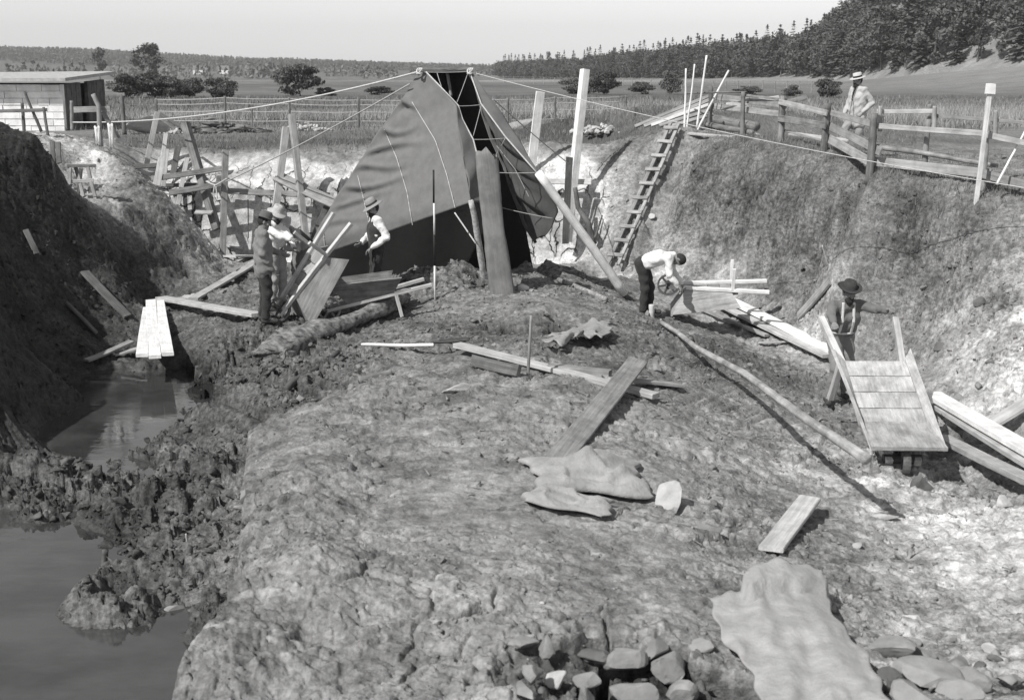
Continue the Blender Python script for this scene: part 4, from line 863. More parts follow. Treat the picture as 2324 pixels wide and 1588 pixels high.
# ------------------------------------------------------------------ wheelbarrows
def barrow(mat4, label, mats=('grey', 'pale', 'old'), s=1.0, depth=.30, group='wooden wheelbarrows of the dig', nose=.31, fw=.19, flare=.42, wx=0., rw0=.2, sw=.075):
    e = empty('wheelbarrow', (0, 0, 0)); e.matrix_world = mat4; tag(e, label, 'wheelbarrow', group)
    bm_, bs, bw_ = mats
    def lt(name, A, B, w_, t_, m, up=(0, 0, 1), par=None):
        SEED[0] += 1; A = Vector(A) * s; B = Vector(B) * s; V, F = board_geo((B - A).length, w_ * s, t_ * s, SEED[0], .004, 5); o = mesh_obj(name, V, F, M[m]); o.parent = par or e; o.matrix_local = frame(A, B, Vector(up)); return o
    # x forward to the wheel; origin on the axle line, ground at z = -wheel radius
    for q in (-1, 1):
        sh = lt('shaft', (.05 + wx, .11 * q, 0), (-1.75, .33 * q, .30), sw, .06, bs)
        SEED[0] += 1; A = Vector((-1.62, .315 * q, .285)) * s; B = Vector((-1.92, .352 * q, .335)) * s; V, F = tube_geo([Vector((0, 0, 0)), Vector(((B - A).length, 0, 0))], [.026 * s, .022 * s], 8); o = mesh_obj('grip', V, F, M[bs], smooth=True); o.parent = sh; o.matrix_local = sh.matrix_local.inverted() @ frame(A, B)
        lt('leg', (-1.12, .27 * q, .2), (-1.2, .30 * q, -.2), .06, .05, bs, (0, 1, 0))
    # tray of boards: floor, two flaring sides, tall nose board, tail board
    def slab(name, quad, t_, m):
        q = [Vector(p) * s for p in quad]; n_ = (q[1] - q[0]).cross(q[3] - q[0]).normalized() * t_ * s; V = []; F = []; nx = 6; ny = 6; rr = random.Random(SEED[0])
        for side in (0, 1):
            for j in range(ny + 1):
                for i in range(nx + 1): V.append(q[0].lerp(q[1], i / nx).lerp(q[3].lerp(q[2], i / nx), j / ny) + n_ * side + n_ * rr.uniform(-.1, .1))
        N_ = (nx + 1) * (ny + 1)
        for j in range(ny):
            for i in range(nx): a = j * (nx + 1) + i; F.append((a + nx + 1, a + nx + 2, a + 1, a)); F.append((N_ + a, N_ + a + 1, N_ + a + nx + 2, N_ + a + nx + 1))
        for i in range(nx):
            a = i; F.append((a, a + 1, N_ + a + 1, N_ + a)); a = ny * (nx + 1) + i; F.append((a + 1, a, N_ + a, N_ + a + 1))
        for j in range(ny):
            a = j * (nx + 1); F.append((a + nx + 1, a, N_ + a, N_ + a + nx + 1)); a = j * (nx + 1) + nx; F.append((a, a + nx + 1, N_ + a + nx + 1, N_ + a))
        o = mesh_obj(name, V, F, M[m]); o.parent = e; return o
    fl = [(-.28, -fw, .10), (-1.1, -.27, .235), (-1.1, .27, .235), (-.28, fw, .10)]
    for k in range(4): # floor boards lie across, with gaps between them
        f0, f1 = k / 4 + .006, (k + 1) / 4 - .006; a, b, c, d = [Vector(p) for p in fl]
        slab('floor_board', [a.lerp(b, f0), a.lerp(b, f1), d.lerp(c, f1), d.lerp(c, f0)], .028, bm_)
    dz = depth
    slab('side_board', [(-.28, -fw, .10), (-1.1, -.27, .235), (-1.22, -flare, .235 + dz * .75), (nose - .29, -.36 + (.07 if fw > .2 else 0), .12 + dz * (.31 / nose) ** .5)], .028, bm_)
    slab('side_board', [(-1.1, .27, .235), (-.28, fw, .10), (nose - .29, .36 - (.07 if fw > .2 else 0), .12 + dz * (.31 / nose) ** .5), (-1.22, flare, .235 + dz * .75)], .028, bm_)
    slab('nose_board', [(-.28, fw, .10), (-.28, -fw, .10), (nose - .28, -min(.37, fw + .18) + (.08 if fw > .2 else 0), .13 + dz * (.31 / nose) ** .5), (nose - .28, min(.37, fw + .18) - (.08 if fw > .2 else 0), .13 + dz * (.31 / nose) ** .5)], .03, bm_)
    wl = empty('wheel', (wx * s, 0, 0)); wl.parent = e; rw = rw0 * s
    V, F = [], []
    for k in range(28):
        a = 2 * math.pi * k / 28
        for (r_, y) in ((rw, -.03 * s), (rw, .03 * s), (rw * .84, .025 * s), (rw * .84, -.025 * s)): V.append((math.cos(a) * r_, y, math.sin(a) * r_))
    for k in range(28):
        for j in range(4): F.append((k * 4 + j, k * 4 + (j + 1) % 4, ((k + 1) % 28) * 4 + (j + 1) % 4, ((k + 1) % 28) * 4 + j))
    mesh_obj('rim', V, F, M[bw_], wl)
    V, F = tube_geo([Vector((0, -.15 * s, 0)), Vector((0, .15 * s, 0))], [.04 * s] * 2, 10); mesh_obj('hub', V, F, M['iron'], wl)
    for k in range(6):
        a = math.pi * k / 3; o = lt('spoke', (0, 0, 0), (math.cos(a) * (rw0 - .025), 0, math.sin(a) * (rw0 - .025)), .035, .025, bw_, (0, 1, 0), wl)
    return e
def bmat(loc, heading, pitch=0, roll=0): return Matrix.Translation(loc) @ Matrix.Rotation(heading, 4, 'Z') @ Matrix.Rotation(pitch, 4, 'Y') @ Matrix.Rotation(roll, 4, 'X')
# dumped barrow held by the man on the right
wl = on(2118, 1030, .25)
BC = barrow(bmat(Vector((4.46, 13.75, gz(4.46, 13.6) + .14)), R(-92), R(16)), 'big pale wheelbarrow tipped forward by the man in braces', ('barrow', 'pale', 'dark'), 1.46, .05, nose=.48, fw=.27, flare=.34, wx=.06, rw0=.15, sw=.055)
# overturned barrow beside the stooping man
BD = barrow(bmat(on(1515, 712, .62), R(172), R(10), R(172)), 'overturned wheelbarrow with its wheel in the air by the stooping man', ('grey', 'white', 'pale'), 1.0, .34)
# two barrows by the men on the left
BA = barrow(bmat(on(634, 728, .22), R(15), R(118), R(-20)), 'wheelbarrow standing on its nose in front of the man in the jacket', ('grey', 'pale', 'old'), 1.0, .36)
BB = barrow(bmat(on(748, 718, .2), R(196), R(3), R(0)), 'wheelbarrow standing behind the upturned one, wheel toward the camera', ('old', 'pale', 'pale'), .95, .34)
# ------------------------------------------------------------------ sawhorse, shed, rails on the left
e = empty('sawhorse', W(185, 442, 25.2)); tag(e, 'small trestle standing on the notch of the left bank', 'trestle')
timber('top_board', W(150, 375, 25.0), W(216, 374, 25.3), .16, .06, 'grey', e)
for (a, b) in (((160, 380, 25.0), (156, 446, 24.85)), ((172, 380, 25.2), (189, 446, 24.8)), ((199, 380, 25.1), (216, 446, 24.9)), ((185, 380, 25.3), (176, 440, 25.6))): timber('leg', W(*b), W(*a), .07, .05, 'grey', e, (0, -1, 0))
timber('brace', W(153, 412, 24.95), W(212, 408, 25.0), .07, .035, 'pale', e, (0, -1, 0)); timber('brace', W(153, 428, 25), W(176, 427, 25.1), .05, .03, 'pale', e, (0, -1, 0))
def build_shed():
    x1, y0, x0, y1 = -14.1, 40.0, -27.0, 44.2; z0, z1 = -.5, 1.42
    e = empty('shed', (x1, y0, z0)); tag(e, 'long low whitewashed shed with a flat sloping roof behind the left bank', 'shed'); mi = PINV(e)
    V, F = [], []
    def quadbox(p0, p1):
        a = len(V)
        for z in (p0[2], p1[2]):
            for (x, y) in ((p0[0], p0[1]), (p1[0], p0[1]), (p1[0], p1[1]), (p0[0], p1[1])): V.append(mi @ Vector((x, y, z)))
        for f in ((3, 2, 1, 0), (4, 5, 6, 7), (0, 1, 5, 4), (1, 2, 6, 5), (2, 3, 7, 6), (3, 0, 4, 7)): F.append(tuple(q + a for q in f))
    r = random.Random(3); n = 9
    for k in range(n): # rough courses
        h = (z1 - z0) / n; x = x0
        while x < x1:
            L = r.uniform(.35, .8); d = r.uniform(0, .05); quadbox((x, y0 - d, z0 + h * k + .012), (min(x + L - .015, x1), y0 + .2, z0 + h * (k + 1) - r.uniform(.005, .02))); x += L
    quadbox((x0, y0 + .03, z0), (x1 - .01, y0 + .22, z1 - .02))
    o = mesh_obj('front_wall', V, F, M['lime']); o.parent = e
    V, F = [], []; y = y0 + .2; i = 0
    while y < y1:
        if not (41.6 < y < 42.4): quadbox((x1 - .12, y, z0), (x1 - r.uniform(0, .02), y + .21, z1 + (y - y0) * .03))
        y += .225
    o = mesh_obj('end_wall', V, F, M['dark']); o.parent = e
    V, F = [], []; quadbox((x1 - .35, 41.62, z0), (x1 - .3, 42.42, z1 - .3)); o = mesh_obj('door', V, F, M['brown']); o.parent = e
    V, F = [], []; quadbox((x1 - .1, y1, z0), (x0, y1 + .2, z1)); o = mesh_obj('back_wall', V, F, M['dark']); o.parent = e
    V = [mi @ Vector(p) for p in ((x0, y0 - .5, z1 + .02), (x1 + .3, y0 - .5, z1 + .1), (x1 + .3, y1 + .4, z1 + .3), (x0, y1 + .4, z1 + .2), (x0, y0 - .5, z1 + .12), (x1 + .3, y0 - .5, z1 + .2), (x1 + .3, y1 + .4, z1 + .4), (x0, y1 + .4, z1 + .3))]
    o = mesh_obj('roof', V, [(3, 2, 1, 0), (4, 5, 6, 7), (0, 1, 5, 4), (1, 2, 6, 5), (2, 3, 7, 6), (3, 0, 4, 7)], M['felt']); o.parent = e
build_shed()
e = empty('rail_fence', W(55, 300, 28)); tag(e, 'thin broken rail with two posts on the left bank before the shed', 'rail')
pole('post', W(56, 310, 28), W(50, 233, 28), .04, .035, 'dark', e); pole('post', W(113, 335, 27.4), W(99, 243, 27.6), .035, .03, 'dark', e); timber('rail', W(-8, 251, 28), W(107, 249, 27.6), .07, .03, 'dark', e, (0, -1, 0))
pole('leaning_stick', W(94, 298, 27.8), W(55, 207, 27.8), .035, .025, 'dark', label='dark stick leaning left against the rail before the shed', cat='stick')
e = empty('gate_frame', W(228, 330, 28)); tag(e, 'rickety frame of posts and a rail standing right of the shed', 'frame')
pole('post', W(164, 296, 30), W(162, 228, 30), .045, .04, 'grey', e); pole('post', W(229, 332, 28), W(212, 212, 28), .055, .05, 'grey', e, pts=[W(229, 332, 28), W(226, 290, 28), W(224, 240, 28), W(211, 213, 28)])
timber('rail', W(168, 249, 28.2), W(250, 247, 28.1), .13, .03, 'grey', e, (0, -1, 0)); timber('strut', W(273, 320, 28.4), W(234, 255, 28.2), .1, .04, 'grey', e, (0, -1, 0))
timber('low_rail', W(230, 320, 28.2), W(284, 317, 28.4), .09, .03, 'pale', e, (0, -1, 0))
e = empty('pump_post', W(282, 300, 33)); tag(e, 'dark post with a short crosspiece on top beyond the rickety frame', 'post')
pole('shaft', W(283, 305, 33), W(276, 214, 33), .06, .05, 'dark', e); timber('crosspiece', W(266, 214, 33), W(283, 213, 33), .08, .06, 'grey', e, (0, -1, 0))
def rag(name, cx, cy, Y, w_, h_, label):
    c = W(cx, cy, Y); V = []; F = []
    for j in range(9):
        for i in range(7): a = i / 6 - .5; V.append((c.x + a * w_ * (1 - .4 * j / 8), c.y + .03 * math.sin(i * 2 + j * .4), c.z - h_ * j / 8 + .02 * math.sin(i * 1.7)))
    for j in range(8):
        for i in range(6): q = j * 7 + i; F.append((q, q + 1, q + 8, q + 7))
    o = mesh_obj(name, V, F, M['paint'], smooth=True); s = o.modifiers.new('thickness', 'SOLIDIFY'); s.thickness = .006; tag(o, label, 'rag', 'white rags on the rickety frame')
rag('rag', 220, 286, 27.9, .14, .42, 'white rag hanging on the bent post right of the shed'); rag('rag', 250, 280, 28.0, .14, .55, 'longer white rag hanging on the slanting strut right of the shed')
gk = 'short dark pegs at the edge of the notch in the left bank'
for x, l in ((118, 'left'), (132, 'right')): timber('peg_board', W(x + 3, 370, 25.6), W(x, 322, 25.8), .09, .04, 'dark', None, (0, -1, 0), label='short dark board standing at the notch edge behind the trestle, %s one' % l, cat='board', group=gk)
# ------------------------------------------------------------------ wire fence across the field
def build_wire():
    X0 = W(280, 290, 40); e = empty('wire_fence', X0); tag(e, 'thin wire fence on wooden posts crossing the field behind the pit', 'wire fence')
    P = [(355, 222, 292, 43), (510, 217, 292, 42), (572, 241, 312, 38.5), (656, 220, 296, 42), (813, 223, 298, 42), (1152, 222, 275, 43), (1259, 218, 262, 44), (1420, 215, 255, 45)]
    tops = []
    for x, y0, y1, Y in P:
        b = W(x + 1, y1, Y); b.z = gz(b.x, b.y) - .1; t = W(x, y0, Y); tops.append((b, t)); pole('post', b, t, .05 if Y > 40 else .025, .04 if Y > 40 else .022, 'old', e)
    ln = [tops[i] for i in (0, 1, 3, 4, 5, 6, 7)]
    for f in (.3, .58, .8, .95): rope('wire', [b.lerp(t, f) for b, t in ln], .012, 'wire', e, .03, n=6, sides=4)
build_wire()
def build_far_fence(name, pts, Y0, n, label, h=1.0):
    e = empty(name, W(pts[0][0], pts[0][1], Y0)); tag(e, label, 'fence'); V, F = [], []; mi = PINV(e); prev = None
    for i in range(n):
        f = i / (n - 1); s = f * (len(pts) - 1); k = min(int(s), len(pts) - 2); q = s - k; x = pts[k][0] + (pts[k + 1][0] - pts[k][0]) * q; Y = pts[k][1] + (pts[k + 1][1] - pts[k][1]) * q
        b = Vector(((x * K - 512) / FPX * Y * .976, Y, 0)); b.z = gz(b.x, b.y); t = up_(b, h)
        a, c = tube_geo([mi @ b, mi @ t], [.06, .05], 5); o_ = len(V); V += a; F += [tuple(z + o_ for z in g_) for g_ in c]
        if prev:
            for u in (.4, .75, .97):
                a, c = tube_geo([mi @ up_(prev, h * u), mi @ up_(b, h * u)], [.02, .02], 4); o_ = len(V); V += a; F += [tuple(z + o_ for z in g_) for g_ in c]
        prev = b
    o = mesh_obj('posts_and_wires', V, F, M['grey']); o.parent = e
build_far_fence('field_fence', [(1500, 140), (1620, 125), (1760, 115), (1900, 108)], 140, 16, 'distant post and wire fence at the foot of the wood on the right')
build_far_fence('field_fence', [(1120, 210), (1250, 190), (1400, 170), (1520, 160)], 210, 18, 'most distant fence crossing the field left of the wood')
# ------------------------------------------------------------------ sacks, cloths and stones
def blob(name, dx, dy, sx, sy, sz, mat, label, cat, rot=0, seed=0, rough=.22, sink=.3, group=None, flat=1.0, sub=3, tilt=0):
    bm = bmesh.new(); bmesh.ops.create_icosphere(bm, subdivisions=sub, radius=1); p = G(dx, dy); r = random.Random(seed + 3)
    planes = [(Vector((r.gauss(0, 1), r.gauss(0, 1), r.gauss(0, 1))).normalized(), r.uniform(.32, .78)) for _ in range(10)]
    for v in bm.verts:
        c = v.co.copy()
        for n_, d in planes:
            k = c.dot(n_) - d
            if k > 0: c -= n_ * k * .96
        f = float(fbm(np.array([c.x * 1.3 + seed]), np.array([c.y * 1.3 + c.z * 1.7]), 1, 3, seed)[0]); c *= 1 + rough * .35 * f
        v.co = Vector((c.x * sx, c.y * sy, c.z * sz))
    me = bpy.data.meshes.new(name); bm.to_mesh(me); bm.free(); me.materials.append(M[mat])
    o = bpy.data.objects.new(name, me); COL.objects.link(o); o.location = up_(p, sz * (1 - 2 * sink)); o.rotation_euler = (tilt, 0, rot); return tag(o, label, cat, group)
gst = 'stones lying about the dig'
for i, (x, y, sx, sy, sz, m, lab, rot) in enumerate((
    (1035, 888, .3, .16, .1, 'stone_white', 'flat pale stone alone on the mound below the long pale plank', .2), (1508, 1140, .3, .27, .27, 'stone_white', 'white upright stone right of the sacks', .5), (1600, 1196, .24, .1, .08, 'stone', 'longish stone just right of the white upright stone', -.5),
    (1996, 1176, .33, .16, .07, 'stone_white', 'large flat bright stone where the pole shadow ends', .25), (1992, 1218, .14, .1, .09, 'stone', 'rounded stone just below the large flat bright stone', .2), (1948, 1232, .08, .07, .06, 'stone_white', 'small pale pebble below the large flat bright stone', 0),
    (2096, 1112, .24, .2, .17, 'stone_dark', 'dark round stone below the tipped barrow', .4), (2282, 1146, .2, .16, .14, 'stone_white', 'bright stone in the damp hollow under the right walkway', .3), (2240, 1122, .14, .1, .07, 'stone', 'grey stone in the damp hollow under the right walkway', .3),
    (1420, 1492, .24, .2, .15, 'stone', 'rounded grey stone left in the dark hole at the bottom', .2), (1512, 1502, .26, .2, .13, 'stone', 'pointed slab right in the dark hole at the bottom', -.3), (1545, 1556, .2, .15, .1, 'stone', 'stone below the pointed slab in the dark hole', .5), (1440, 1572, .26, .16, .13, 'stone', 'low stone under the rounded grey stone at the very bottom', 0),
    (1262, 1520, .12, .1, .09, 'stone_white', 'pale stone on the left lip of the dark hole', .1), (1330, 1565, .1, .1, .12, 'stone', 'stone against the left wall of the dark hole', .1), (2030, 1478, .3, .2, .1, 'stone', 'rough slab right of the spread tarpaulin, upper one', -.4), (2105, 1540, .36, .26, .1, 'stone', 'largest flat slab right of the spread tarpaulin', -.5), (2190, 1580, .26, .2, .1, 'stone', 'slab at the bottom right, right of the largest slab', -.5),
    (2010, 1560, .16, .12, .09, 'stone', 'small stone between the tarpaulin and the largest slab', .2), (2250, 1480, .12, .1, .07, 'stone_white', 'pale pebble on the bright fibrous ground at the lower right', 0), (1186, 652, .2, .16, .12, 'stone_white', 'pale boulder at the foot of the leaning old timber', .1), (1482, 496, .16, .14, .13, 'stone_white', 'bright round stone alone on the sandy slope right of the ladder', 0),
    (1738, 636, .14, .12, .1, 'stone', 'pale stone at the edge of the sandy slide on the right slope', .3), (1740, 652, .12, .1, .06, 'stone_dark', 'dark stone just under the pale stone on the right slope', .1), (2222, 690, .16, .14, .12, 'stone_dark', 'dark stone set in the bright bank on the far right', 0), (1492, 836, .14, .12, .11, 'stone', 'pale stone behind the raised end of the wide grey board', .2),
    (395, 1368, .16, .12, .09, 'stone', 'grey stone on the mud tongue beside the lower pool', .1), (150, 1190, .12, .09, .07, 'stone_dark', 'dark wet stone at the near edge of the upper mud tongue', 0), (105, 1160, .12, .1, .07, 'stone', 'stone at the left end of the upper mud tongue', .2), (2130, 790, .2, .16, .13, 'stone_dark', 'dark clod of rock at the toe of the right bank beside the barrow handle', .2),
    (2170, 900, .22, .18, .12, 'stone', 'grey rock at the foot of the bright bank right of the barrow', .4), (1700, 830, .1, .08, .06, 'stone', 'small stone on the mud left of the barrow man', .1), (560, 1130, .16, .12, .08, 'stone', 'stone at the foot of the cut edge of the mound', .3), (680, 905, .1, .09, .08, 'stone', 'small pale stone left of the mound rim', 0))):
    blob('stone', x, y, sx * .64, sy * .64, sz * .8, m, lab, 'stone', rot, i * 7 + 1, .3, .35, gst)
rs_ = random.Random(31)
for k in range(26):
    x, y = (rs_.uniform(1180, 1690), rs_.uniform(1445, 1590)) if k < 14 else (rs_.uniform(2010, 2310), rs_.uniform(1440, 1590)); q = rs_.uniform(.04, .11)
    blob('stone', x, y, q * rs_.uniform(1, 1.7), q, q * rs_.uniform(.5, .9), rs_.choice(('stone', 'stone', 'stone_dark')), 'rough broken stone of the rubble round the dark hole at the bottom' if k < 14 else 'rough broken stone among the slabs in the lower right corner', 'stone', rs_.uniform(0, 6), 200 + k, .4, .3, 'rubble round the dark hole' if k < 14 else 'rubble among the slabs at the lower right', tilt=rs_.uniform(-.3, .3))
def drape(name, poly, nu, nv, mat, label, cat, lift, wr, thick=.012):
    """cloth lying on the ground: four picture corners (a,b,c,d)"""
    a, b, c, d = poly; V = []; F = []
    for j in range(nv + 1):
        for i in range(nu + 1):
            u, v = i / nu, j / nv; x = (a[0] * (1 - u) + b[0] * u) * (1 - v) + (d[0] * (1 - u) + c[0] * u) * v; y = (a[1] * (1 - u) + b[1] * u) * (1 - v) + (d[1] * (1 - u) + c[1] * u) * v
            x += 9 * math.sin(v * 9 + 2) * abs(2 * u - 1) + 5 * math.sin(v * 31 + u * 9) * abs(2 * u - 1); y += (8 * math.sin(u * 8) + 4 * math.sin(u * 27)) * abs(2 * v - 1)
            V.append((x, y, u, v))
    P = []
    for (x, y, u, v) in V:
        p = Gs(x, y, 3, 30); h = .04 + lift(u, v) + wr * float(fbm(np.array([u * 5 + v * 2]), np.array([v * 2.2]), 1, 3, 17)[0]) + wr * .6 * float(ridged(np.array([u * 4.2 + v]), np.array([v * 3 - u]), .8, 2, 19)[0]); P.append(up_(p, max(h, .012)))
    for j in range(nv):
        for i in range(nu): q = j * (nu + 1) + i; F.append((q, q + nu + 1, q + nu + 2, q + 1))
    o = mesh_obj(name, P, F, M[mat], smooth=True); s = o.modifiers.new('thickness', 'SOLIDIFY'); s.thickness = thick; s.offset = 0
    return tag(o, label, cat)
drape('tarpaulin', ((1600, 1385), (1852, 1340), (2030, 1640), (1745, 1670)), 40, 44, 'tarp', 'light tarpaulin spread on the ground at the bottom right', 'tarpaulin', lambda u, v: .06 + .05 * math.sin(math.pi * u) * (1 - v) + (.10 if v < .12 and u > .3 else 0) , .045)
drape('cloth_rag', ((1262, 770), (1392, 742), (1372, 780), (1240, 792)), 26, 12, 'sacking', 'crumpled piece of sacking by the dark hollow of the mound', 'sacking', lambda u, v: .07 + .06 * math.sin(math.pi * v) * u, .06)
FOLDS = [(-.3, .3, .5, .5, .09, .5), (.2, .1, -.4, .45, .07, .6), (.5, -.3, 1.2, .5, .08, .5), (-.5, -.3, -.9, .4, .07, .45), (.0, -.5, .1, -.4, .06, .5), (-.1, .55, .2, -.35, .06, .6), (.65, .4, .9, .3, .06, .4)]
def sack(name, dx, dy, L, Wd, Hh, rot, label, seed, bend=0., mat='sacking'):
    p = Gs(dx, dy); V = []; F = []; nu, nv = 44, 28; r = random.Random(seed)
    for side in (1, -1):
        for j in range(nv + 1):
            for i in range(nu + 1):
                u, v = i / nu * 2 - 1, j / nv * 2 - 1; e_ = max(0, 1 - abs(u) ** 5) ** .6 * max(0, 1 - abs(v) ** 4) ** .6
                x = u * L / 2 * (1 + .09 * math.sin(v * 3 + seed) + .05 * math.sin(v * 9)); y = v * Wd / 2 * (1 + .16 * math.sin(u * 4 + seed)) + bend * u * u
                f = float(fbm(np.array([u * 1.1 + seed + v * .4]), np.array([v * .9 - u * .5]), 1, 2, seed)[0]); fo = 0
                for (u0, v0, an, am, wd_, ln) in FOLDS:
                    du, dv = u - u0, v - v0; p_ = du * math.cos(an) + dv * math.sin(an); q_ = -du * math.sin(an) + dv * math.cos(an) + .15 * math.sin(p_ * 5); fo += am * math.exp(-(q_ / wd_) ** 2) * math.exp(-(p_ / ln) ** 4)
                z = Hh * e_ * max(.15, .6 + .5 * f + .6 * fo) if side == 1 else -.02 * e_
                V.append((x, y, z))
    N_ = (nu + 1) * (nv + 1)
    for j in range(nv):
        for i in range(nu): q = j * (nu + 1) + i; F.append((q, q + 1, q + nu + 2, q + nu + 1)); F.append((N_ + q + nu + 1, N_ + q + nu + 2, N_ + q + 1, N_ + q))
    c_, s_ = math.cos(rot), math.sin(rot); VX = np.array(V); X = p.x + VX[:, 0] * c_ - VX[:, 1] * s_; Y = p.y + VX[:, 0] * s_ + VX[:, 1] * c_; Zg = H(X, Y)
    V = [(a - p.x, b - p.y, g_ - p.z + v[2] + .045) for a, b, g_, v in zip(X, Y, Zg, V)]
    o = mesh_obj(name, V, F, M[mat], smooth=True); o.location = p
    bm = bmesh.new(); bm.from_mesh(o.data); bmesh.ops.remove_doubles(bm, verts=bm.verts, dist=.0005); bm.to_mesh(o.data); bm.free(); o.data.shade_smooth()
    return tag(o, label, 'sack', 'empty sacks on the mound')
sack('sack', 1335, 1095, 1.02, .8, .2, .12, 'large grey sack lying crumpled on the mound, the upper one', 5, .05)
sack('sack', 1292, 1150, .7, .46, .12, -.3, 'small flat sack lying against the lower left of the large sack', 9)
# ------------------------------------------------------------------ trees, shrubs, grass
M['leaf_dark'] = leafmat('leaf_dark', .085); M['leaf'] = leafmat('leaf', .1); M['leaf_far_hazed'] = leafmat('leaf_far_hazed', .16, .2); M['trunk'] = plain('trunk_bark', .12, .3, 6, .9, .01)  # far leaves lightened, distance haze put into their colour
M['grass'] = leafmat('grass_blades', .17, .5); M['straw'] = leafmat('straw', .3, .4)
def quads(C, A, B, seed, jit=.4):
    """leaf faces: centres C, half axes A, B"""
    n = len(C); V = np.empty((n, 4, 3)); V[:, 0] = C - A; V[:, 1] = C - B; V[:, 2] = C + A; V[:, 3] = C + B
    return V.reshape(-1, 3), np.arange(n * 4).reshape(-1, 4)
def rand_unit(r, n):
    v = r.normal(size=(n, 3)); return v / np.linalg.norm(v, axis=1)[:, None]
def crown_broad(seed, h=10., wd=8., n_cl=26, per=55, leaf=.42, base=.12):
    r = np.random.default_rng(seed); C = []
    cen = []
    while len(cen) < n_cl:
        p = r.uniform(-1, 1, 3)
        if np.linalg.norm(p) < 1 and (np.linalg.norm(p) > .45 or r.random() < .3): cen.append(p)
    for p in cen:
        k = r.uniform(.6, 1.25); z = p[2] * .5 + .5; wid = (1.0 if z < .55 else 1.0 - (z - .55) * .9)
        c = np.array([p[0] * wd * .42 * wid, p[1] * wd * .42 * wid, h * (base + (1 - base) * (z * .92 + .02))])
        m = int(per * k); d = rand_unit(r, m) * (r.random((m, 1)) ** .5) * np.array([wd * .16, wd * .16, h * .09]) * k * 1.15
        C.append(c + d)
    C = np.vstack(C); m = len(C); A = rand_unit(r, m) * leaf * r.uniform(.5, 1.2, (m, 1)); B = np.cross(A, rand_unit(r, m)) * .7
    return quads(C, A, B, seed)
def crown_spruce(seed, h=13., wd=5., levels=17, leaf=.5):
    r = np.random.default_rng(seed); C = []; A = []; B = []
    for i in range(levels):
        f = i / (levels - 1); z = h * (.08 + .9 * f); rad = wd / 2 * (1 - f) ** .8 * r.uniform(.8, 1.15) + .32; nb = max(5, int(13 * (1 - f) + 4))
        for k in range(nb):
            a = 2 * math.pi * (k + r.random()) / nb; L = rad * r.uniform(.65, 1.2); d = np.array([math.cos(a), math.sin(a), -.35 + .3 * f]); t = np.array([-math.sin(a), math.cos(a), r.uniform(-.3, .3)])
            for s in (.3, .62, .92):
                C.append(np.array([0, 0, z + r.uniform(-.2, .2)]) + d * L * s); A.append(d * L * .24 + r.normal(size=3) * .06); B.append(t * (.28 + .24 * L * (1.05 - s)) + r.normal(size=3) * .05)
    for k in range(8): C.append(np.array([0, 0, h * (.9 + .014 * k)])); A.append(np.array([0, 0, .35])); B.append(r.normal(size=3) * np.array([.3, .3, .05]))
    return quads(np.array(C), np.array(A), np.array(B), seed)
def trunk_geo(h, r0, seed, limbs=5):
    rr = random.Random(seed); V, F = tube_geo([Vector((.1 * math.sin(i), .1 * math.cos(i * 1.3), h * i / 6)) for i in range(7)], [r0 * (1 - .12 * i) for i in range(7)], 7)
    for k in range(limbs):
        z = h * rr.uniform(.35, .85); a = rr.uniform(0, 6.3); L = h * rr.uniform(.2, .4)
        v, f = tube_geo([Vector((0, 0, z)), Vector((math.cos(a) * L * .5, math.sin(a) * L * .5, z + L * .35)), Vector((math.cos(a) * L, math.sin(a) * L, z + L * .8))], [r0 * .4, r0 * .25, r0 * .1], 5)
        o = len(V); V += v; F += [tuple(q + o for q in g_) for g_ in f]
    return V, F
PROTO = {}
def proto(kind, i):
    k = (kind, i)
    if k not in PROTO:
        if kind == 'spruce': v, f = crown_spruce(100 + i, 13, 4.6 + .5 * i); tv, tf = trunk_geo(12, .2, i, 0); m = 'leaf_dark'
        elif kind == 'broad': v, f = crown_broad(200 + i, 10, 8 + i, 28, 60, .42); tv, tf = trunk_geo(6.5, .24, i, 6); m = 'leaf'
        elif kind == 'bush': v, f = crown_broad(300 + i, 2.4, 3.4, 30, 170, .11, .0); tv, tf = trunk_geo(1.4, .05, i, 7); m = 'leaf'
        else: v, f = crown_broad(400 + i, 9, 5.0, 22, 60, .38, .2); tv, tf = trunk_geo(6.5, .2, i, 5); m = 'leaf'
        me = bpy.data.meshes.new('crown'); me.from_pydata([tuple(q) for q in v], [], [tuple(q) for q in f]); me.materials.append(M[m])
        mt = bpy.data.meshes.new('trunk'); mt.from_pydata([tuple(q) for q in tv], [], tf); mt.materials.append(M['trunk'])
        PROTO[k] = (me, mt, v, f)
    return PROTO[k]
def plant(name, kind, i, x, y, s, rz, label, cat, group=None, sxy=None, dz=0):
    me, mt, _, _ = proto(kind, i); e = empty(name, (x, y, gz(x, y) - .1 + dz), rz); sxy = sxy or s; e.scale = (sxy, sxy, s)
    for nm, d in (('crown', me), ('trunk', mt)):
        o = bpy.data.objects.new(nm, d); COL.objects.link(o); o.parent = e
    return tag(e, label, cat, group)
def at_d(dx, Y): return ((dx * K - 512) / FPX * Y * .976, Y)
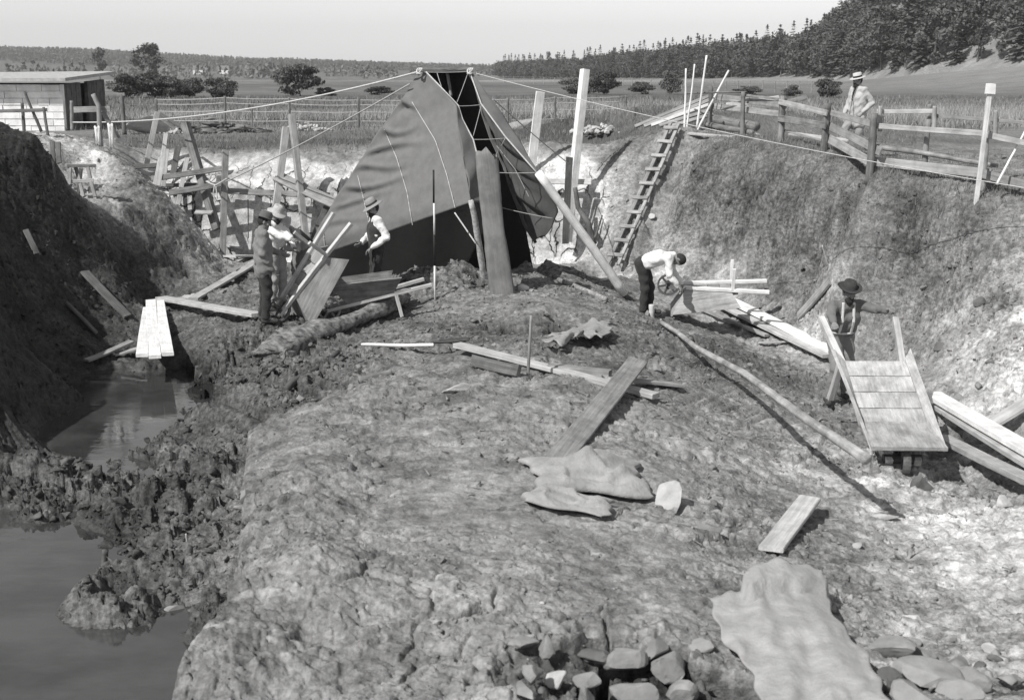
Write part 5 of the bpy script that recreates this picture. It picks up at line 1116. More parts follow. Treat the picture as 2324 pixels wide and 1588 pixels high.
for nm, kind, i, dx, Y, hgt, wid, lab, cat in (
    ('slender_tree', 'tall', 0, 226, 400, 11.5, 5.6, 'slender tall tree rising alone above the ridge behind the shed', 'tree'), ('broad_tree', 'broad', 0, 338, 300, 9.0, 9.6, 'broad dark tree standing behind the hedge right of the shed', 'tree'),
    ('round_bush', 'bush', 0, 678, 95, 2.9, 3.6, 'big round dark bush standing alone in the field left of the tent', 'bush'), ('low_shrub', 'bush', 1, 738, 96, .9, 1.6, 'low shrub at the right foot of the big round bush', 'shrub'),
    ('hedge_bush', 'bush', 2, 285, 88, 1.9, 2.4, 'hedge bush nearest to the shed', 'bush'), ('hedge_bush', 'bush', 0, 335, 90, 2.1, 2.7, 'hedge bush second from the shed, under the broad tree', 'bush'), ('hedge_bush', 'bush', 1, 385, 90, 1.9, 2.6, 'hedge bush third from the shed', 'bush'), ('hedge_bush', 'bush', 2, 430, 91, 1.6, 2.4, 'hedge bush farthest from the shed', 'bush'),
    ('grey_bush', 'bush', 1, 498, 88, 1.8, 2.6, 'rounded grey bush right of the hedge', 'bush'), ('small_shrub', 'bush', 0, 862, 100, .9, 2.4, 'small shrub in the field close to the left edge of the tent', 'shrub'), ('small_shrub', 'bush', 2, 1372, 100, 2.1, 2.5, 'dark bush in the field just right of the tallest mast', 'bush'),
    ('small_shrub', 'bush', 1, 1310, 105, 1.6, 3.2, 'wide bush in the field just left of the tallest mast', 'bush'), ('small_shrub', 'bush', 0, 1455, 102, 1.3, 2.2, 'low bush in the right field before the wood', 'bush'), ('small_tree', 'bush', 2, 1522, 102, 2.1, 2.0, 'small upright bush in the right field left of the thin poles', 'bush'),
    ('small_shrub', 'bush', 1, 1880, 90, 1.7, 2.2, 'bush at the edge of the meadow left of the man in the boater', 'bush'), ('small_shrub', 'bush', 2, 1800, 95, 1.0, 1.8, 'low shrub behind the fence left of the meadow bush', 'shrub'), ('small_shrub', 'bush', 0, 1700, 100, .9, 2.4, 'flat shrub in the field behind the thin poles', 'shrub')):
    x, y = at_d(dx, Y); H0 = {'tall': 9, 'broad': 10, 'bush': 2.4}[kind]; W0 = {'tall': 5., 'broad': 8.5, 'bush': 3.4}[kind]
    plant(nm, kind, i, x, y, hgt / H0, dx * .1, lab, cat, None, wid / W0)
# the wood on the right: its front edge tree by tree, the mass behind it as one
edge_ = WOOD; _unused = [(1140, 700), (1220, 620), (1300, 550), (1400, 490), (1500, 425), (1600, 380), (1700, 335), (1800, 300), (1900, 265), (1990, 235), (2080, 215), (2200, 205), (2340, 195)]
r_ = np.random.default_rng(5)
front = []
for (d0, Y0), (d1, Y1) in zip(edge_[:-1], edge_[1:]):
    p0 = np.array(at_d(d0, Y0)); p1 = np.array(at_d(d1, Y1)); n = max(3, int(np.linalg.norm(p1 - p0) / 5.4))
    for k in range(n): front.append(p0 + (p1 - p0) * (k + r_.random() * .6) / n)
LAB = {'spruce': 'dark pointed spruce at the edge of the wood on the right hill', 'broad': 'rounded leafy tree at the edge of the wood on the right hill', 'tall': 'narrow leafy tree at the edge of the wood on the right hill'}
for p in front:
    kind = ('spruce', 'tall', 'broad', 'tall', 'broad', 'spruce', 'broad')[r_.integers(7)]; s = r_.uniform(.62, .95) * (.95 if kind == 'spruce' else 1.0)
    plant({'spruce': 'spruce_tree', 'broad': 'leafy_tree', 'tall': 'narrow_tree'}[kind], kind, int(r_.integers(3)), p[0], p[1], s, r_.uniform(0, 6), LAB[kind], 'tree', LAB[kind].replace('dark pointed spruce', 'pointed spruces').replace('rounded leafy tree', 'rounded leafy trees').replace('narrow leafy tree', 'narrow leafy trees'))
def mass(name, items, mat, kind_='stuff'):
    VV = []; FF = []; o = 0
    for kind, i, x, y, z, s, a, sx in items:
        v, f = proto(kind, i)[2:]; c, sn = math.cos(a), math.sin(a)
        V = np.stack([(v[:, 0] * c - v[:, 1] * sn) * sx + x, (v[:, 0] * sn + v[:, 1] * c) * sx + y, v[:, 2] * s + z], -1); VV.append(V); FF.append(f + o); o += len(v)
    ob = np_mesh(name, np.vstack(VV), np.vstack(FF), M[mat], smooth=False); tag(ob, kind='stuff'); return ob
items = []
for row in range(1, 15):
    for j, p in enumerate(front):
        if row > 7 and p[1] > 420: continue
        if (j + row) % 2 and row > 4: continue
        d = p / np.linalg.norm(p); q = p + d * (row * 6.5 + r_.uniform(-2, 2)) + r_.normal(size=2) * 1.5; kind = ('spruce', 'tall', 'broad', 'tall', 'broad', 'spruce', 'broad')[r_.integers(7)]; s = r_.uniform(.7, 1.0)
        items.append((kind, int(r_.integers(3)), q[0], q[1], 0, s, r_.uniform(0, 6), s))
zz = H(np.array([q[2] for q in items]), np.array([q[3] for q in items]))
items = [(k, i, x, y, float(z) - .2, s, a, sx) for (k, i, x, y, _, s, a, sx), z in zip(items, zz)]
mass('forest', items, 'leaf_dark')['label'] = 'dense wood covering the hill on the right'
# far woods on the ridge and hedgerows across the valley
def cone_mass(name, P, hs, label):
    VV = []; n = len(P); r2 = np.random.default_rng(11); m = 14
    z = H(P[:, 0], P[:, 1]); C = np.repeat(np.column_stack([P, z]), m, 0); hh = np.repeat(hs, m)[:, None]; f = r2.random((n * m, 1)) ** .8
    off = rand_unit(r2, n * m) * np.array([1, 1, 0]) * hh * .24 * (1.05 - f); C = C + off; C[:, 2:] += hh * f
    A = rand_unit(r2, n * m) * hh * .16 + np.array([0, 0, 1]) * hh * .06; B = np.cross(A, rand_unit(r2, n * m)) * .8
    v, f_ = quads(C, A, B, 1); o = np_mesh(name, v, f_, M['leaf_far_hazed'], smooth=False); tag(o, kind='stuff'); o['label'] = label
a_ = np.radians(r_.uniform(-24, 2, 11000)); rr_ = r_.uniform(1250, 1800, 11000); P = np.column_stack([np.sin(a_) * rr_, np.cos(a_) * rr_])
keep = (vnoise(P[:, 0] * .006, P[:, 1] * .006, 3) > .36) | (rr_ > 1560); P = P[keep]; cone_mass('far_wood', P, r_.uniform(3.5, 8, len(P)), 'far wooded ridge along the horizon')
P = []
for (d0, Y0, d1, Y1, n) in ((370, 620, 560, 640, 40), (520, 900, 640, 920, 60), (560, 560, 640, 560, 25), (740, 800, 960, 860, 60), (250, 700, 330, 720, 30), (820, 560, 900, 600, 14), (1080, 900, 1140, 900, 20), (10, 500, 190, 560, 50), (640, 1100, 900, 1150, 90), (420, 1100, 560, 1150, 60)):
    for k in range(n): f = r_.random(); P.append(at_d(d0 + (d1 - d0) * f, Y0 + (Y1 - Y0) * f + r_.normal() * 12))
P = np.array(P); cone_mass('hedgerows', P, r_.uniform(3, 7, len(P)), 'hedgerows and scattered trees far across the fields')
def farmhouse(dx, Y, label):
    x, y = at_d(dx, Y); z = gz(x, y); e = empty('farmhouse', (x, y, z)); tag(e, label, 'house', 'far pale farmhouses')
    w_, d_, h_ = 5, 3.5, 4
    V = [(-w_, -d_, -1), (w_, -d_, -1), (w_, d_, -1), (-w_, d_, -1), (-w_, -d_, h_), (w_, -d_, h_), (w_, d_, h_), (-w_, d_, h_), (-w_, 0, h_ + 2.2), (w_, 0, h_ + 2.2)]
    o = mesh_obj('wall', V, [(0, 1, 5, 4), (1, 2, 6, 9, 5), (2, 3, 7, 6), (3, 0, 4, 8, 7)], M['lime']); o.parent = e
    rv = [(-w_ - .4, -d_ - .5, h_ - .3), (w_ + .4, -d_ - .5, h_ - .3), (w_ + .4, 0, h_ + 2.4), (-w_ - .4, 0, h_ + 2.4), (w_ + .4, d_ + .5, h_ - .3), (-w_ - .4, d_ + .5, h_ - .3)]
    o = mesh_obj('roof', rv, [(0, 1, 2, 3), (3, 2, 4, 5)], M['old']); o.parent = e
    V = []; F = []
    for k in (-3, 0, 3):
        a = len(V); V += [(k - .5, -d_ - .02, 1), (k + .5, -d_ - .02, 1), (k + .5, -d_ - .02, 2.4), (k - .5, -d_ - .02, 2.4)]; F.append((a, a + 1, a + 2, a + 3))
        o = mesh_obj('window', V[-4:], [(0, 1, 2, 3)], M['black']); o.parent = e
farmhouse(455, 980, 'far pale farmhouse left of the pair across the valley'); farmhouse(512, 1000, 'far pale farmhouse right of the pair across the valley')
# pale rocks glimpsed in the wood, heaps in the field
blob('rock_outcrop', 2115, 138, 3.4, 2, 2.2, 'stone', 'pale rock outcrop at the edge of the wood above the meadow', 'rock', .2, 41)
bo = bpy.data.objects['rock_outcrop']; x, y = at_d(2118, 198); bo.location = (x, y, gz(x, y) + .9)
def heap(name, dx, dy, sx, sy, sz, n, size, mat, label, cat, flat=False, seed=1):
    p = G(dx, dy); r = np.random.default_rng(seed); V = []; F = []; bmz = bmesh.new()
    for k in range(n):
        a, q = r.uniform(0, 6.28), r.random() ** .6; x = math.cos(a) * sx * q; y = math.sin(a) * sy * q; z = sz * (1 - q) * r.random(); s = size * r.uniform(.5, 1.3)
        t = bmesh.ops.create_icosphere(bmz, subdivisions=1, radius=s, matrix=Matrix.Translation((x, y, z + s * .3)) @ Matrix.Rotation(r.uniform(0, 6), 4, 'Z') @ Matrix.Rotation(r.uniform(-.5, .5), 4, 'X') @ Matrix.Diagonal((2.6 if flat else 1.2, .7, .45 if flat else .7, 1)))
        for v in t['verts']: v.co += Vector(tuple(r.normal(size=3) * s * .14))
    me = bpy.data.meshes.new(name); bmz.to_mesh(me); bmz.free(); me.materials.append(M[mat]); o = bpy.data.objects.new(name, me); COL.objects.link(o); o.location = p; tag(o, label, cat, kind='stuff')
heap('brush_heap', 490, 300, 1.5, .7, .45, 90, .12, 'old', 'dark heap of brushwood lying in the field behind the braces', 'brush heap', True, 1)
heap('stone_heap', 696, 296, .75, .4, .3, 70, .07, 'stone_white', 'small heap of white stones in the field behind the two posts', 'stone heap', False, 2)
heap('stone_heap', 1362, 300, .8, .3, .25, 60, .08, 'stone_white', 'heap of white stones on the rim right of the tallest mast', 'stone heap', False, 3)
heap('stone_heap', 398, 303, .5, .3, .15, 24, .06, 'stone_white', 'little scatter of white stones beside the mound under canvas', 'stone heap', False, 4)
blob('covered_mound', 350, 303, .95, .5, .42, 'sacking', 'pale rounded heap under a cover in the field left of the braces', 'mound', .1, 3, .1, .2)
blob('covered_mound', 1180, 290, .9, .8, .22, 'tarp', 'flat pale sheet lying in the field just right of the tent', 'sheet', .2, 6, .15, .2)
# grass
def blades(name, regions, label, seed=3, mat='grass'):
    r = np.random.default_rng(seed); VV = []
    for (fx, n, h0, h1, wd) in regions:
        P = fx(r, n); z = H(P[:, 0], P[:, 1]); n = len(P); hh = r.uniform(h0, h1, (n, 1)); a = r.uniform(0, math.pi, n); t = np.column_stack([np.cos(a), np.sin(a), np.zeros(n)]) * wd; b = np.column_stack([P, z - .03]); top = b + np.column_stack([r.normal(size=n) * .35, r.normal(size=n) * .35, np.ones(n)]) * hh
        VV.append(np.stack([b - t, b + t, top], 1).reshape(-1, 3))
    V = np.vstack(VV); o = np_mesh(name, V, np.arange(len(V)).reshape(-1, 3), M[mat], smooth=False); tag(o, kind='stuff'); o['label'] = label
def reg(x0, x1, y0, y1, thr=None):
    def f(r, n):
        Y = y0 + (y1 - y0) * r.random(n); X = r.uniform(0, 1, n) * (x1 - x0) + x0; P = np.column_stack([X * Y, Y])   # x bounds are per metre of distance
        if thr: P = P[vnoise(P[:, 0] * .9, P[:, 1] * .9, 8) > thr]
        return P
    return f
def near(pts, sd, off=(0, 0)):
    def f(r, n):
        q = np.array([(p.x, p.y) for p in pts]); k = r.integers(0, len(q) - 1, n); t = r.random((n, 1)); return q[k] * (1 - t) + q[k + 1] * t + r.normal(size=(n, 2)) * sd + np.array(off)
    return f
blades('grass', [(reg(-.33, .32, 29.8, 40), 26000, .04, .16, .008), (reg(-.36, .4, 40, 56), 20000, .08, .25, .014), (reg(-.36, .42, 56, 90), 9000, .15, .35, .03), (near(FB, .4, (-.1, -.1)), 4500, .04, .2, .006), (near(FB, 1.6, (1.2, 2.2)), 9000, .03, .12, .006), (reg(.26, .42, 21, 30, .45), 6000, .03, .14, .006)], 'short grass of the field and along the rim of the pit')
blades('tall_grass', [(reg(-.1, .24, 50, 56), 12000, .3, .75, .014), (reg(-.34, -.1, 47, 51), 6000, .2, .5, .014), (reg(.26, .42, 42, 52), 7000, .3, .7, .014)], 'strip of tall seeding grass across the field', 5, 'straw')
# clods and crumbs strewn over the spoil
def clods(N0, sub, smin, sspan, pw, pbase, label, seed):
    r = np.random.default_rng(seed); ang = np.radians(r.uniform(-23, 23, N0)); rad = 6.3 + (29 - 6.3) * r.random(N0) ** 1.25; X = np.sin(ang) * rad; Y = np.cos(ang) * rad
    al, ro, we, w = soil(X, Y); z = H(X, Y); p = (pbase + np.clip((ro - .2) * 1.3, 0, 1) ** 1.5) * np.clip(vnoise(X * .8, Y * .8, 4) * 1.7 - .25, 0.02, 2) * (z > -2.95) * np.clip(rad / 22, .25, 1.0) * .30; k = r.random(len(X)) < p; X, Y, z, ro, al = X[k], Y[k], z[k], ro[k], al[k]
    n = len(X); sm, sdz = slit(X, Y)
    bm = bmesh.new(); bmesh.ops.create_icosphere(bm, subdivisions=sub, radius=1); bv = np.array([v.co[:] for v in bm.verts]); bf = np.array([[v.index for v in f.verts] for f in bm.faces]); bm.free(); m = len(bv)
    s = (smin + sspan * r.random(n) ** pw) * (.55 + .7 * ro); q = bv[None] * (1 + r.normal(size=(n, m, 1)) * .2) * np.stack([r.uniform(.8, 1.8, n), r.uniform(.7, 1.2, n), r.uniform(.4, .85, n)], -1)[:, None]
    for _ in range(7 if sub > 1 else 2):
        nn = rand_unit(r, n)[:, None, :]; dd = r.uniform(.25, .75, (n, 1)); ex = np.maximum((q * nn).sum(-1) - dd, 0); q = q - nn * ex[..., None]
    a = r.uniform(0, 6.28, n); c, sn = np.cos(a)[:, None], np.sin(a)[:, None]; tx = r.normal(size=(n, 1)) * .35
    x_, y_, z_ = q[..., 0], q[..., 1], q[..., 2]; z_ = z_ + tx * x_
    V = np.stack([(x_ * c - y_ * sn) * s[:, None] + X[:, None], (x_ * sn + y_ * c) * s[:, None] + Y[:, None], z_ * s[:, None] + (z - sdz + fine(*along(X, Y, z), ro, X * 0) + s * .15)[:, None]], -1).reshape(-1, 3); F = (bf[None] + (np.arange(n) * m)[:, None, None]).reshape(-1, 3)
    o = np_mesh('clods' if sub > 1 else 'crumbs', V, F, M['soil'], smooth=False); me = o.data
    for nm in ('soil', 'damp'):
        ca = me.color_attributes.new(nm, 'FLOAT_COLOR', 'POINT'); buf = np.zeros((len(V), 4), np.float32); buf[:, 3] = 1
        buf[:, 0] = np.repeat(al * .68 * r.uniform(.7, 1.35, n), m) if nm == 'soil' else 0
        ca.data.foreach_set('color', buf.ravel())
    tag(o, kind='stuff'); o['label'] = label; print(label, n)
clods(170000, 2, .012, .065, 4.0, .01, 'clods of dug earth strewn over the pit', 9)
clods(330000, 1, .006, .022, 2.0, .2, 'crumbs of earth strewn over the pit', 10)

def splinters():
    r = np.random.default_rng(21); V = []; F = []; n = 330
    for k in range(n):
        if k < 200: x, y = r.uniform(700, 1700), r.uniform(690, 900) + 260 * r.random() ** 2
        else: x, y = r.uniform(1500, 2320), r.uniform(700, 1300)
        p = G(x, y, 5, 30); L = r.uniform(.03, .14) * (1 if r.random() < .9 else 1.8); w_ = r.uniform(.004, .012); a = r.uniform(0, 6.28); d = np.array([math.cos(a), math.sin(a), r.uniform(-.15, .25)]); t = np.array([-math.sin(a), math.cos(a), 0]) * w_; u = np.array([0, 0, w_ * .6]); c = np.array(p) + np.array([0, 0, .025]); o = len(V)
        for s in (-1, 1):
            for q in (-1, 1):
                for h in (-1, 1): V.append(c + d * L / 2 * s + t * q * (1 if s < 0 else .5) + u * h)
        for f in ((0, 1, 3, 2), (4, 6, 7, 5), (0, 4, 5, 1), (2, 3, 7, 6), (0, 2, 6, 4), (1, 5, 7, 3)): F.append([o + i for i in f])
    ob = np_mesh('splinters', np.array(V), np.array(F), M['grey'], smooth=False); tag(ob, kind='stuff'); ob['label'] = 'chips and splinters of old wood scattered over the mound'
splinters()

def haze():
    m = bpy.data.materials.new('haze'); m.use_nodes = True; nt = m.node_tree; nt.nodes.clear(); o = nt.nodes.new('ShaderNodeOutputMaterial'); v = nt.nodes.new('ShaderNodeVolumePrincipled'); v.inputs['Density'].default_value = .0003; v.inputs['Color'].default_value = (.9, .9, .9, 1); v.inputs['Anisotropy'].default_value = .2; nt.links.new(v.outputs[0], o.inputs['Volume'])
    x, y0, y1, z0, z1 = 1100, -40, 2150, -12, 75
    V = [(-x, y0, z0), (x, y0, z0), (x, y1, z0), (-x, y1, z0), (-x, y0, z1), (x, y0, z1), (x, y1, z1), (-x, y1, z1)]
    tag(mesh_obj('haze', V, [(3, 2, 1, 0), (4, 5, 6, 7), (0, 1, 5, 4), (1, 2, 6, 5), (2, 3, 7, 6), (3, 0, 4, 7)], m), kind='stuff')
haze()
# ------------------------------------------------------------------ people: one continuous skin from a distance field, clothes over it
M['skin'] = plain('skin', .22, .12, 20, .6, .001); M['hair'] = plain('hair', .035, .3, 60, .8, .004)
M['white_shirt'] = cloth('white_shirt', .72, .06, 900, .5, 22); M['tweed'] = cloth('grey_jacket', .2, .15, 900, .6, 20); M['dark_trousers'] = cloth('dark_trousers', .04, .2, 900, .6, 18); M['grey_trousers'] = cloth('grey_trousers', .19, .2, 900, .7, 16)
M['vest'] = cloth('dark_vest', .045, .15, 900, .5, 20); M['light_suit'] = cloth('light_suit', .42, .1, 900, .6, 16); M['suit_trousers'] = cloth('suit_trousers', .3, .12, 900, .6, 16); M['suit_edge'] = cloth('suit_edge', .2, .1, 900, .6, 16); M['work_shirt'] = cloth('striped_shirt', .15, .15, 900, .6, 20); M['overall'] = cloth('light_overall', .33, .15, 900, .6, 18)
M['worn_straw'] = plain('worn_straw', .27, .15, 90, .8, .003); M['straw_hat'] = plain('straw_hat', .5, .12, 90, .8, .003); M['felt_hat'] = plain('felt_hat', .12, .15, 30, .95, .002); M['dark_hat'] = plain('dark_felt_hat', .05, .2, 30, .95, .002); M['leather'] = plain('boot_leather', .06, .4, 20, .6, .003); M['braces'] = plain('white_braces', .6, .08, 40, .9, .001); M['pale_hat'] = plain('pale_hat', .42, .15, 40, .9, .003)
class Field:
    def __init__(s, lo, hi, h):
        s.lo = np.array(lo, float); s.h = h; s.n = np.ceil((np.array(hi) - s.lo) / h).astype(int) + 1; s.d = np.full(s.n, 1.0, np.float32)
        s.ax = [s.lo[i] + h * np.arange(s.n[i]) for i in range(3)]
    def box(s, lo, hi):
        a = np.maximum(((np.array(lo) - s.lo) / s.h).astype(int), 0); b = np.minimum(((np.array(hi) - s.lo) / s.h).astype(int) + 2, s.n)
        sl = tuple(slice(a[i], b[i]) for i in range(3)); g_ = np.meshgrid(*[s.ax[i][sl[i]] for i in range(3)], indexing='ij'); return sl, g_
    def add(s, dist, sl, k):
        o = s.d[sl]
        if k <= 0: s.d[sl] = np.minimum(o, dist)
        else:
            hh = np.clip(.5 + .5 * (o - dist) / k, 0, 1); s.d[sl] = o * (1 - hh) + dist * hh - k * hh * (1 - hh)
    def cone(s, a, b, ra, rb, k=.02):
        a = np.array(a, float); b = np.array(b, float); m = max(ra, rb) + .07; sl, (x, y, z) = s.box(np.minimum(a, b) - m, np.maximum(a, b) + m)
        d = b - a; L2 = max(d @ d, 1e-9); t = np.clip(((x - a[0]) * d[0] + (y - a[1]) * d[1] + (z - a[2]) * d[2]) / L2, 0, 1)
        s.add(np.sqrt((x - a[0] - t * d[0]) ** 2 + (y - a[1] - t * d[1]) ** 2 + (z - a[2] - t * d[2]) ** 2) - (ra + (rb - ra) * t), sl, k)
    def ell(s, c, r, Rm=None, k=.02):
        c = np.array(c, float); r = np.array(r, float); m = r.max() + .06; sl, (x, y, z) = s.box(c - m, c + m); p = np.stack([x - c[0], y - c[1], z - c[2]], -1)
        if Rm is not None: p = p @ np.array(Rm)
        q = np.linalg.norm(p / r, axis=-1); s.add((q - 1) * r.min() * np.clip(1, 0, 1) if False else (q - 1) * q / np.maximum(np.linalg.norm(p / (r * r), axis=-1), 1e-6), sl, k)
    def cut(s, n_, c):
        """keep the side where (p-c).n < 0"""
        g_ = np.meshgrid(*s.ax, indexing='ij'); s.d = np.maximum(s.d, ((g_[0] - c[0]) * n_[0] + (g_[1] - c[1]) * n_[1] + (g_[2] - c[2]) * n_[2]).astype(np.float32))
    def wrinkle(s, amp, f, seed):
        x, y, z = np.meshgrid(*s.ax, indexing='ij'); m = np.abs(s.d) < .06; X, Y, Z = x[m], y[m], z[m]
        w_ = fbm(X * 1.2 + Z * .7, Z * 1.0 + Y * .9, f, 3, seed) + .6 * np.sin(Z * f * 5 + 4 * fbm(X, Y, f, 2, seed + 3) + X * 9); s.d[m] += (amp * w_).astype(np.float32)
    def mesh(s):
        d = s.d; ins = d < 0; nx, ny, nz = d.shape
        c = np.zeros((nx - 1, ny - 1, nz - 1), np.int8)
        for i in (0, 1):
            for j in (0, 1):
                for k in (0, 1): c += ins[i:nx - 1 + i, j:ny - 1 + j, k:nz - 1 + k]
        act = (c > 0) & (c < 8); idx = np.full(act.shape, -1); cells = np.argwhere(act); idx[act] = np.arange(len(cells)); S = np.zeros((len(cells), 3)); cnt = np.zeros(len(cells)); I, J, Kk = cells.T
        cor = [(i, j, k) for i in (0, 1) for j in (0, 1) for k in (0, 1)]
        for a in range(8):
            for b in range(a + 1, 8):
                A, B = cor[a], cor[b]
                if sum(abs(A[q] - B[q]) for q in range(3)) != 1: continue
                da = d[I + A[0], J + A[1], Kk + A[2]]; db = d[I + B[0], J + B[1], Kk + B[2]]; m = (da < 0) != (db < 0); t = np.where(m, da / np.where(m, da - db, 1), 0)
                p = np.array(A)[None] + t[:, None] * (np.array(B) - np.array(A))[None]; S += np.where(m[:, None], p, 0); cnt += m
        V = (cells + S / cnt[:, None]) * s.h + s.lo; F = []
        for ax in range(3):
            o1, o2 = [(1, 2), (2, 0), (0, 1)][ax]; sl0 = [slice(1, -1)] * 3; sl0[ax] = slice(0, -1); sl1 = list(sl0); sl1[ax] = slice(1, None)
            a = ins[tuple(sl0)]; b = ins[tuple(sl1)]; e_ = np.argwhere(a != b)
            if not len(e_): continue
            off = np.ones(3, int); off[ax] = 0; e_ = e_ + off; fl = ins[tuple(e_.T)]
            def cell(u, v): q = e_.copy(); q[:, o1] -= u; q[:, o2] -= v; return idx[tuple(q.T)]
            Q = np.stack([cell(1, 1), cell(0, 1), cell(0, 0), cell(1, 0)], -1); Q[~fl] = Q[~fl][:, ::-1]; F.append(Q)
        return V, np.vstack(F)
def ik(s, w, l1, l2, hint):
    s = np.array(s, float); w = np.array(w, float); d = w - s; L = np.linalg.norm(d)
    if L > l1 + l2 - .004: w = s + d / L * (l1 + l2 - .004); d = w - s; L = l1 + l2 - .004
    a = (l1 * l1 - l2 * l2 + L * L) / (2 * L); h = math.sqrt(max(l1 * l1 - a * a, 0)); u = d / L; q = np.array(hint, float); q = q - u * (q @ u); q /= np.linalg.norm(q); return s + u * a + q * h, w
def person(label, loc, heading, J, out, lean=None):
    """J: joints in the person's own frame (x to his right, y forward, z up, metres)"""
    e = empty('person', loc, heading); tag(e, label, 'person'); j = {k: np.array(v, float) for k, v in J.items()}
    pts = np.array([v for v in j.values()]); lo = pts.min(0) - .24; hi = pts.max(0) + .24; lo[2] = -.03; side = j['rs'] - j['ls']; side /= np.linalg.norm(side)
    up = j['neck'] - j['pel']; up /= np.linalg.norm(up); fw = np.cross(up, side); hu = j['head'] - j['neck']; hu /= np.linalg.norm(hu); hf = np.array(out.get('face', fw), float); hf = hf - hu * (hf @ hu); hf /= np.linalg.norm(hf); hs = np.cross(hf, hu); HR = np.stack([hs, hf, hu], -1)
    def hp(x, y, z): return j['head'] + HR @ np.array([x, y, z])
    ch = j['chest']; pl = j['pel']
    def put(name, f, mat, sm=True):
        v, q = f.mesh(); o = np_mesh(name, v, q, M[mat], None, sm); o.parent = e; return o
    # --- the body
    b = Field(lo, hi, .0078)
    for sx in (-1, 1):
        b.cone(pl + side * .075 * sx, ch + side * .085 * sx, .098, .105, .05); b.cone(ch + side * .085 * sx, j['neck'] + side * .05 * sx - up * .07, .1, .07, .05)
    b.cone(j['neck'] - up * .06, j['head'] - hu * .05, .056, .052, .03); b.cone(j['rs'], j['ls'], .062, .062, .04)
    b.ell(j['head'] + hu * .015, (.076, .097, .108), HR, .015); b.ell(hp(0, .022, -.062), (.056, .066, .062), HR, .03); b.cone(hp(0, .088, .014), hp(0, .112, -.024), .010, .016, .012)
    b.cone(hp(-.045, .078, .026), hp(.045, .078, .026), .013, .013, .015); b.cone(hp(-.022, .084, -.058), hp(.022, .084, -.058), .010, .010, .008); b.cone(hp(0, .07, -.1), hp(0, .08, -.096), .02, .02, .02)
    for sx in (-1, 1):
        b.ell(hp(.077 * sx, -.005, -.004), (.011, .022, .034), HR, .008); b.ell(hp(.048 * sx, .066, -.022), (.024, .02, .022), HR, .02)
        b.ell(hp(.032 * sx, .078, .008), (.013, .011, .009), HR, .004)
    for q in 'rl':
        s_, el, wr, h_, kn, an, to = (j[q + k] for k in ('s', 'e', 'w', 'h', 'k', 'a', 't'))
        b.cone(s_, el, .05, .04, .03); b.cone(el, wr, .041, .027, .02); b.cone(pl + side * (.08 if q == 'r' else -.08), kn, .085, .054, .04); b.cone(kn, an, .055, .036, .02); b.cone(an, to, .036, .032, .02)
        d = (wr - el); d /= np.linalg.norm(d); hd = np.array(out.get(q + 'hand', d), float); hd /= np.linalg.norm(hd); cu = np.array(out.get(q + 'curl', fw), float); cu = cu - hd * (cu @ hd); cu /= np.linalg.norm(cu); ac = np.cross(hd, cu)
        g_ = out.get(q + 'grip', .45)
        for t in (-.026, -.009, .009, .026): b.cone(wr + hd * .012 + ac * t * .7, wr + hd * .085 + ac * t * 1.15, .017, .0135, .012)
        for i, (t, L) in enumerate(((-.033, .066), (-.011, .078), (.011, .074), (.033, .058))):
            p0 = wr + hd * .088 + ac * t; a1 = g_ * 1.0; p1 = p0 + (hd * math.cos(a1) + cu * math.sin(a1)) * L * .5; a2 = g_ * 2.2; p2 = p1 + (hd * math.cos(a2) + cu * math.sin(a2)) * L * .5; b.cone(p0, p1, .0105, .0098, .004); b.cone(p1, p2, .0098, .0088, .003)
        tb = wr + hd * .03 + ac * (-.03 if q == 'r' else .03); td = hd * .75 + ac * (-.5 if q == 'r' else .5) + cu * .55; td /= np.linalg.norm(td); b.cone(tb, tb + td * .04, .014, .0115, .01); b.cone(tb + td * .04, tb + td * .04 + (hd * .8 + cu * .6) * .03, .0112, .0095, .003)
    put('body', b, 'skin')
    # --- clothes
    H_ = .0125
    t = Field(lo, hi, H_); w0 = out.get('waist', .1)
    for sx in (-1, 1): t.cone(pl + side * .07 * sx - up * .02, pl + side * .068 * sx + up * w0, .118, .112, .05)
    for q in 'rl':
        h_, kn, an = j[q + 'h'], j[q + 'k'], j[q + 'a']; sg = .08 if q == 'r' else -.08
        t.cone(pl + side * sg, kn, .112, .078, .03); t.cone(kn, an + (kn - an) * .06, .077, .066, .03)
    t.wrinkle(.010, 7, 31); put('trousers', t, out['trousers'])
    jk = Field(lo, hi, H_); jl = out.get('hem', 0.); R_ = out.get('fat', 0)
    for sx in (-1, 1):
        jk.cone(pl + side * .078 * sx + up * (.1 - jl), ch + side * .088 * sx, .122 + R_, .124 + R_, .05); jk.cone(ch + side * .088 * sx, j['neck'] + side * .05 * sx - up * .05, .118, .07, .05)
    jk.cone(j['rs'], j['ls'], .08, .08, .04); jk.cone(j['neck'] - up * .05, j['neck'] + hu * .005, .074, .066, .02)
    for q in 'rl':
        s_, el, wr = j[q + 's'], j[q + 'e'], j[q + 'w']; sl_ = out.get('sleeve', .93); jk.cone(s_, el, .072, .06, .025); jk.cone(el, el + (wr - el) * sl_, .06, .047, .015)
    jk.wrinkle(.011, 8, 37); put(out.get('topname', 'shirt'), jk, out['top'])
    if 'vest' in out:
        v_ = Field(lo, hi, H_)
        for sx in (-1, 1):
            v_.cone(pl + side * .078 * sx + up * .1, ch + side * .088 * sx, .134, .136, .05); v_.cone(ch + side * .082 * sx, j['neck'] + side * .055 * sx - up * .055, .13, .075, .04)
        v_.wrinkle(.006, 7, 41); put('vest', v_, out['vest'])
